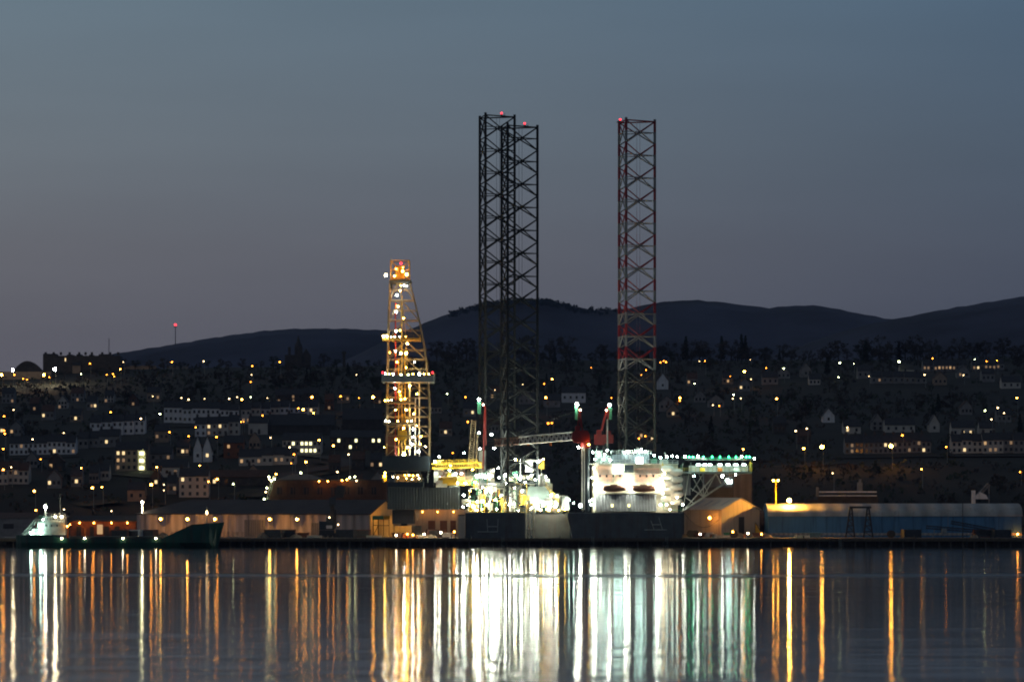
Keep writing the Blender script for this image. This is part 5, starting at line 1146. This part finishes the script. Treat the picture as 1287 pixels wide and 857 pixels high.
m = MB(); m.bar(P(443,604,1450), P(443,597,1450), .14, 5); m.bar(P(435,602,1450), P(449,600,1450), .1, 4); m.build('frame', 'grey_steel', LC)
for (px, py, mt) in ((436,602.5,'lamp_sodium'),(439.5,600,'lamp_town_green'),(446,599,'lamp_town_green'),(448,604,'lamp_town_white'),(430,603.5,'lamp_sodium')): lamp(LC, px, py, 1438.5 if px > 431 else 1438.5, mt, .4, 'lamp_head')

# ------------------------------------------------------------------ trees
def tree_proto(name, kindname, seed):
    r = random.Random(seed); t = bpy.data.objects.new(name, None); tr = MB(); cr = MB(); h = 10
    if kindname == 'conifer':
        tr.bar((0,0,-1), (0,0,9.6), .22, 6, .04)
        for k in range(15):
            z = 1.4 + k*.58; rad = (1-k/15.5)*2.1
            for j in range(6):
                a = r.uniform(0, 2*PI); q_ = rad*r.uniform(.6,1.1); leafquads(cr, (q_*.55*math.cos(a), q_*.55*math.sin(a), z), q_*.5, .35, 6, .42, r, 0)
            if k < 11: a = r.uniform(0,6); tr.bar((0,0,z), (rad*.8*math.cos(a), rad*.8*math.sin(a), z-.2), .05, 3)
    else:
        wd, nb = {'broad': (4.0, 17), 'tall': (2.7, 14), 'spread': (5.2, 19)}[kindname]; lean = r.uniform(-.5,.5)
        tr.bar((0,0,-1), (lean*.4,0,3.2), .3, 7, .22); tr.bar((lean*.4,0,3.2), (lean,0,7.2), .22, 6, .08)
        for k in range(nb):
            a = r.uniform(0, 2*PI); u = r.uniform(.25,1)**.6; z = r.uniform(3.2, 9.3); sp = wd * (1-abs((z-5.8)/4.6)**2.2)*u
            c = Vector((lean*.6 + sp*math.cos(a), sp*math.sin(a), z)); s0 = Vector((lean*.5, 0, max(2.4, z*.55))); mid = (s0+c)/2 + Vector((0,0,.5))
            tr.bar(s0, mid, .11, 4, .07); tr.bar(mid, c, .07, 4, .03)
            leafquads(cr, c, r.uniform(.8,1.5), r.uniform(.6,1.2), r.randint(16,30), .36, r, .1)
    b = tr.build('trunk', 'bark'); c = cr.build('crown', {'conifer': 'foliage_conifer', 'tall': 'foliage_green'}.get(kindname, 'foliage_bare'))
    return kindname, b, c
PROTO = [tree_proto('t', k, s) for k, s in (('broad',1),('broad',2),('broad',3),('spread',4),('spread',5),('tall',6),('tall',7),('conifer',8),('conifer',9))]
TN = {'broad': ('broad_tree', 'rounded dark tree'), 'spread': ('spreading_tree', 'spreading dark tree'), 'tall': ('slender_tree', 'slender dark tree'), 'conifer': ('conifer_tree', 'pointed dark conifer')}
used = set()
def tree(px, Y, h, kindname, rnd, wf=1.0):
    opts = [i for i, p in enumerate(PROTO) if p[0] == kindname]; i = rnd.choice(opts); _, b, c = PROTO[i]; x = X(px, Y); z = ground(x, Y); s = h/10
    t = thing(TN[kindname][0], None, 'tree', (x, Y, z - .3), rnd.uniform(0, 6.28), 'trees on the hill'); t.scale = (s*wf, s*wf, s)
    for src in (b, c):
        if src.name in used: o = src.copy(); COL.objects.link(o)
        else: used.add(src.name); o = src
        o.parent = t
    py = HZ - (z-HC)/(K*Y); later(t, f"{TN[kindname][1]} {'on the skyline' if Y > 2290 else tier(py)}", px)
rnd = random.Random(17); nt_ = 0
def free(px, Y, h):
    z = ground(X(px,Y), Y); b = HZ - (z-HC)/(K*Y); t = HZ - (z+h-HC)/(K*Y); w_ = h*.36/(K*Y)
    return not any(a < px+w_ and c > px-w_ and d < b and e > t and Yh > Y-2 for a, c, d, e, Yh in RECTS)
for px, h, kd in ((862,15,'conifer'),(907,15,'conifer'),(932,16,'conifer'),(937,15,'conifer'),(586,14,'broad'),(664,16,'broad'),(712,16,'spread'),(698,14,'broad'),(1085,14,'broad'),(1105,15,'spread'),(1150,15,'spread'),(1172,13,'broad'),(1205,14,'broad'),(842,12,'broad')):
    tree(px, 2385, h, kd, rnd)
for i in range(74):
    px = 548 + i*10.2 + rnd.uniform(-5, 5); hh = rnd.choice((7,8,9,10,11,13)); tree(px, rnd.uniform(2340, 2398), hh, rnd.choice(['broad','broad','spread','tall','conifer'] if rnd.random() < .3 else ['broad','spread']), rnd, rnd.uniform(.9,1.3))
for i in range(22):
    px = 158 + i*15 + rnd.uniform(-6, 6)
    if 366 < px < 384: continue
    tree(px, rnd.uniform(2350, 2396), rnd.uniform(4, 8.5), rnd.choice(['broad','broad','tall']), rnd, rnd.uniform(.9, 1.4))
tries = 0; cnt = 0
while cnt < 150 and tries < 4000:
    tries += 1; Y = 1470 + 830*rnd.random()**.8; px = rnd.uniform(-10, 1295); h = rnd.uniform(5, 11)
    if not free(px, Y, h): continue
    tree(px, Y, h, rnd.choice(['broad','broad','spread','tall','conifer']), rnd, rnd.uniform(.9, 1.2)); cnt += 1
# scrub and gardens between: nobody could count it
m = MB(); c2 = MB(); k = 0
while k < 5200:
    Y = 1440 + 955*rnd.random(); px = rnd.uniform(-40, 1330)
    z = ground(X(px,Y), Y); b = HZ-(z-HC)/(K*Y)
    if any(a-2 < px < c+2 and d < b+1 and e > b-13 and Yh > Y-3 for a, c, d, e, Yh in RECTS): 
        k += 1; continue
    if 312 < px < 440 and 570 < b < 612: k += 1; continue
    k += 1; r_ = rnd.uniform(1, 2.6); leafquads(m if k % 2 else c2, (X(px,Y), Y, z+r_*.5), r_, r_*.8, 9, .8, rnd, 0)
kind(m.build('scrub', 'foliage_bare'), 'stuff'); kind(c2.build('hedge_scrub', 'foliage_green'), 'stuff')

# ------------------------------------------------------------------ evening air
HAZE = True
if HAZE:
    mm = bpy.data.materials.new('haze'); mm.use_nodes = True; nt = mm.node_tree; nt.nodes.clear(); out = nt.nodes.new('ShaderNodeOutputMaterial')
    v = nt.nodes.new('ShaderNodeVolumePrincipled'); v.inputs['Color'].default_value = (.45,.58,1,1); v.inputs['Density'].default_value = 2.7e-5; v.inputs['Anisotropy'].default_value = .0
    nt.links.new(v.outputs[0], out.inputs['Volume']); M['haze'] = mm
    m = MB(); m.box(-9000, 9000, -700, 9600, -6, 390); kind(m.build('haze', 'haze'), 'stuff')

finish_labels()
# ------------------------------------------------------------------ render settings
vs = sc.view_settings; vs.view_transform = 'Standard'; vs.look = 'None'; vs.exposure = 0; vs.gamma = 1; vs.use_curve_mapping = False
cy = sc.cycles; cy.use_denoising = True
cy.max_bounces = 5; cy.diffuse_bounces = 2; cy.glossy_bounces = 3; cy.transmission_bounces = 0; cy.volume_bounces = 0
cy.sample_clamp_indirect = 4; cy.use_light_tree = True; cy.filter_width = 1.95
cy.caustics_reflective = True; cy.use_adaptive_sampling = False
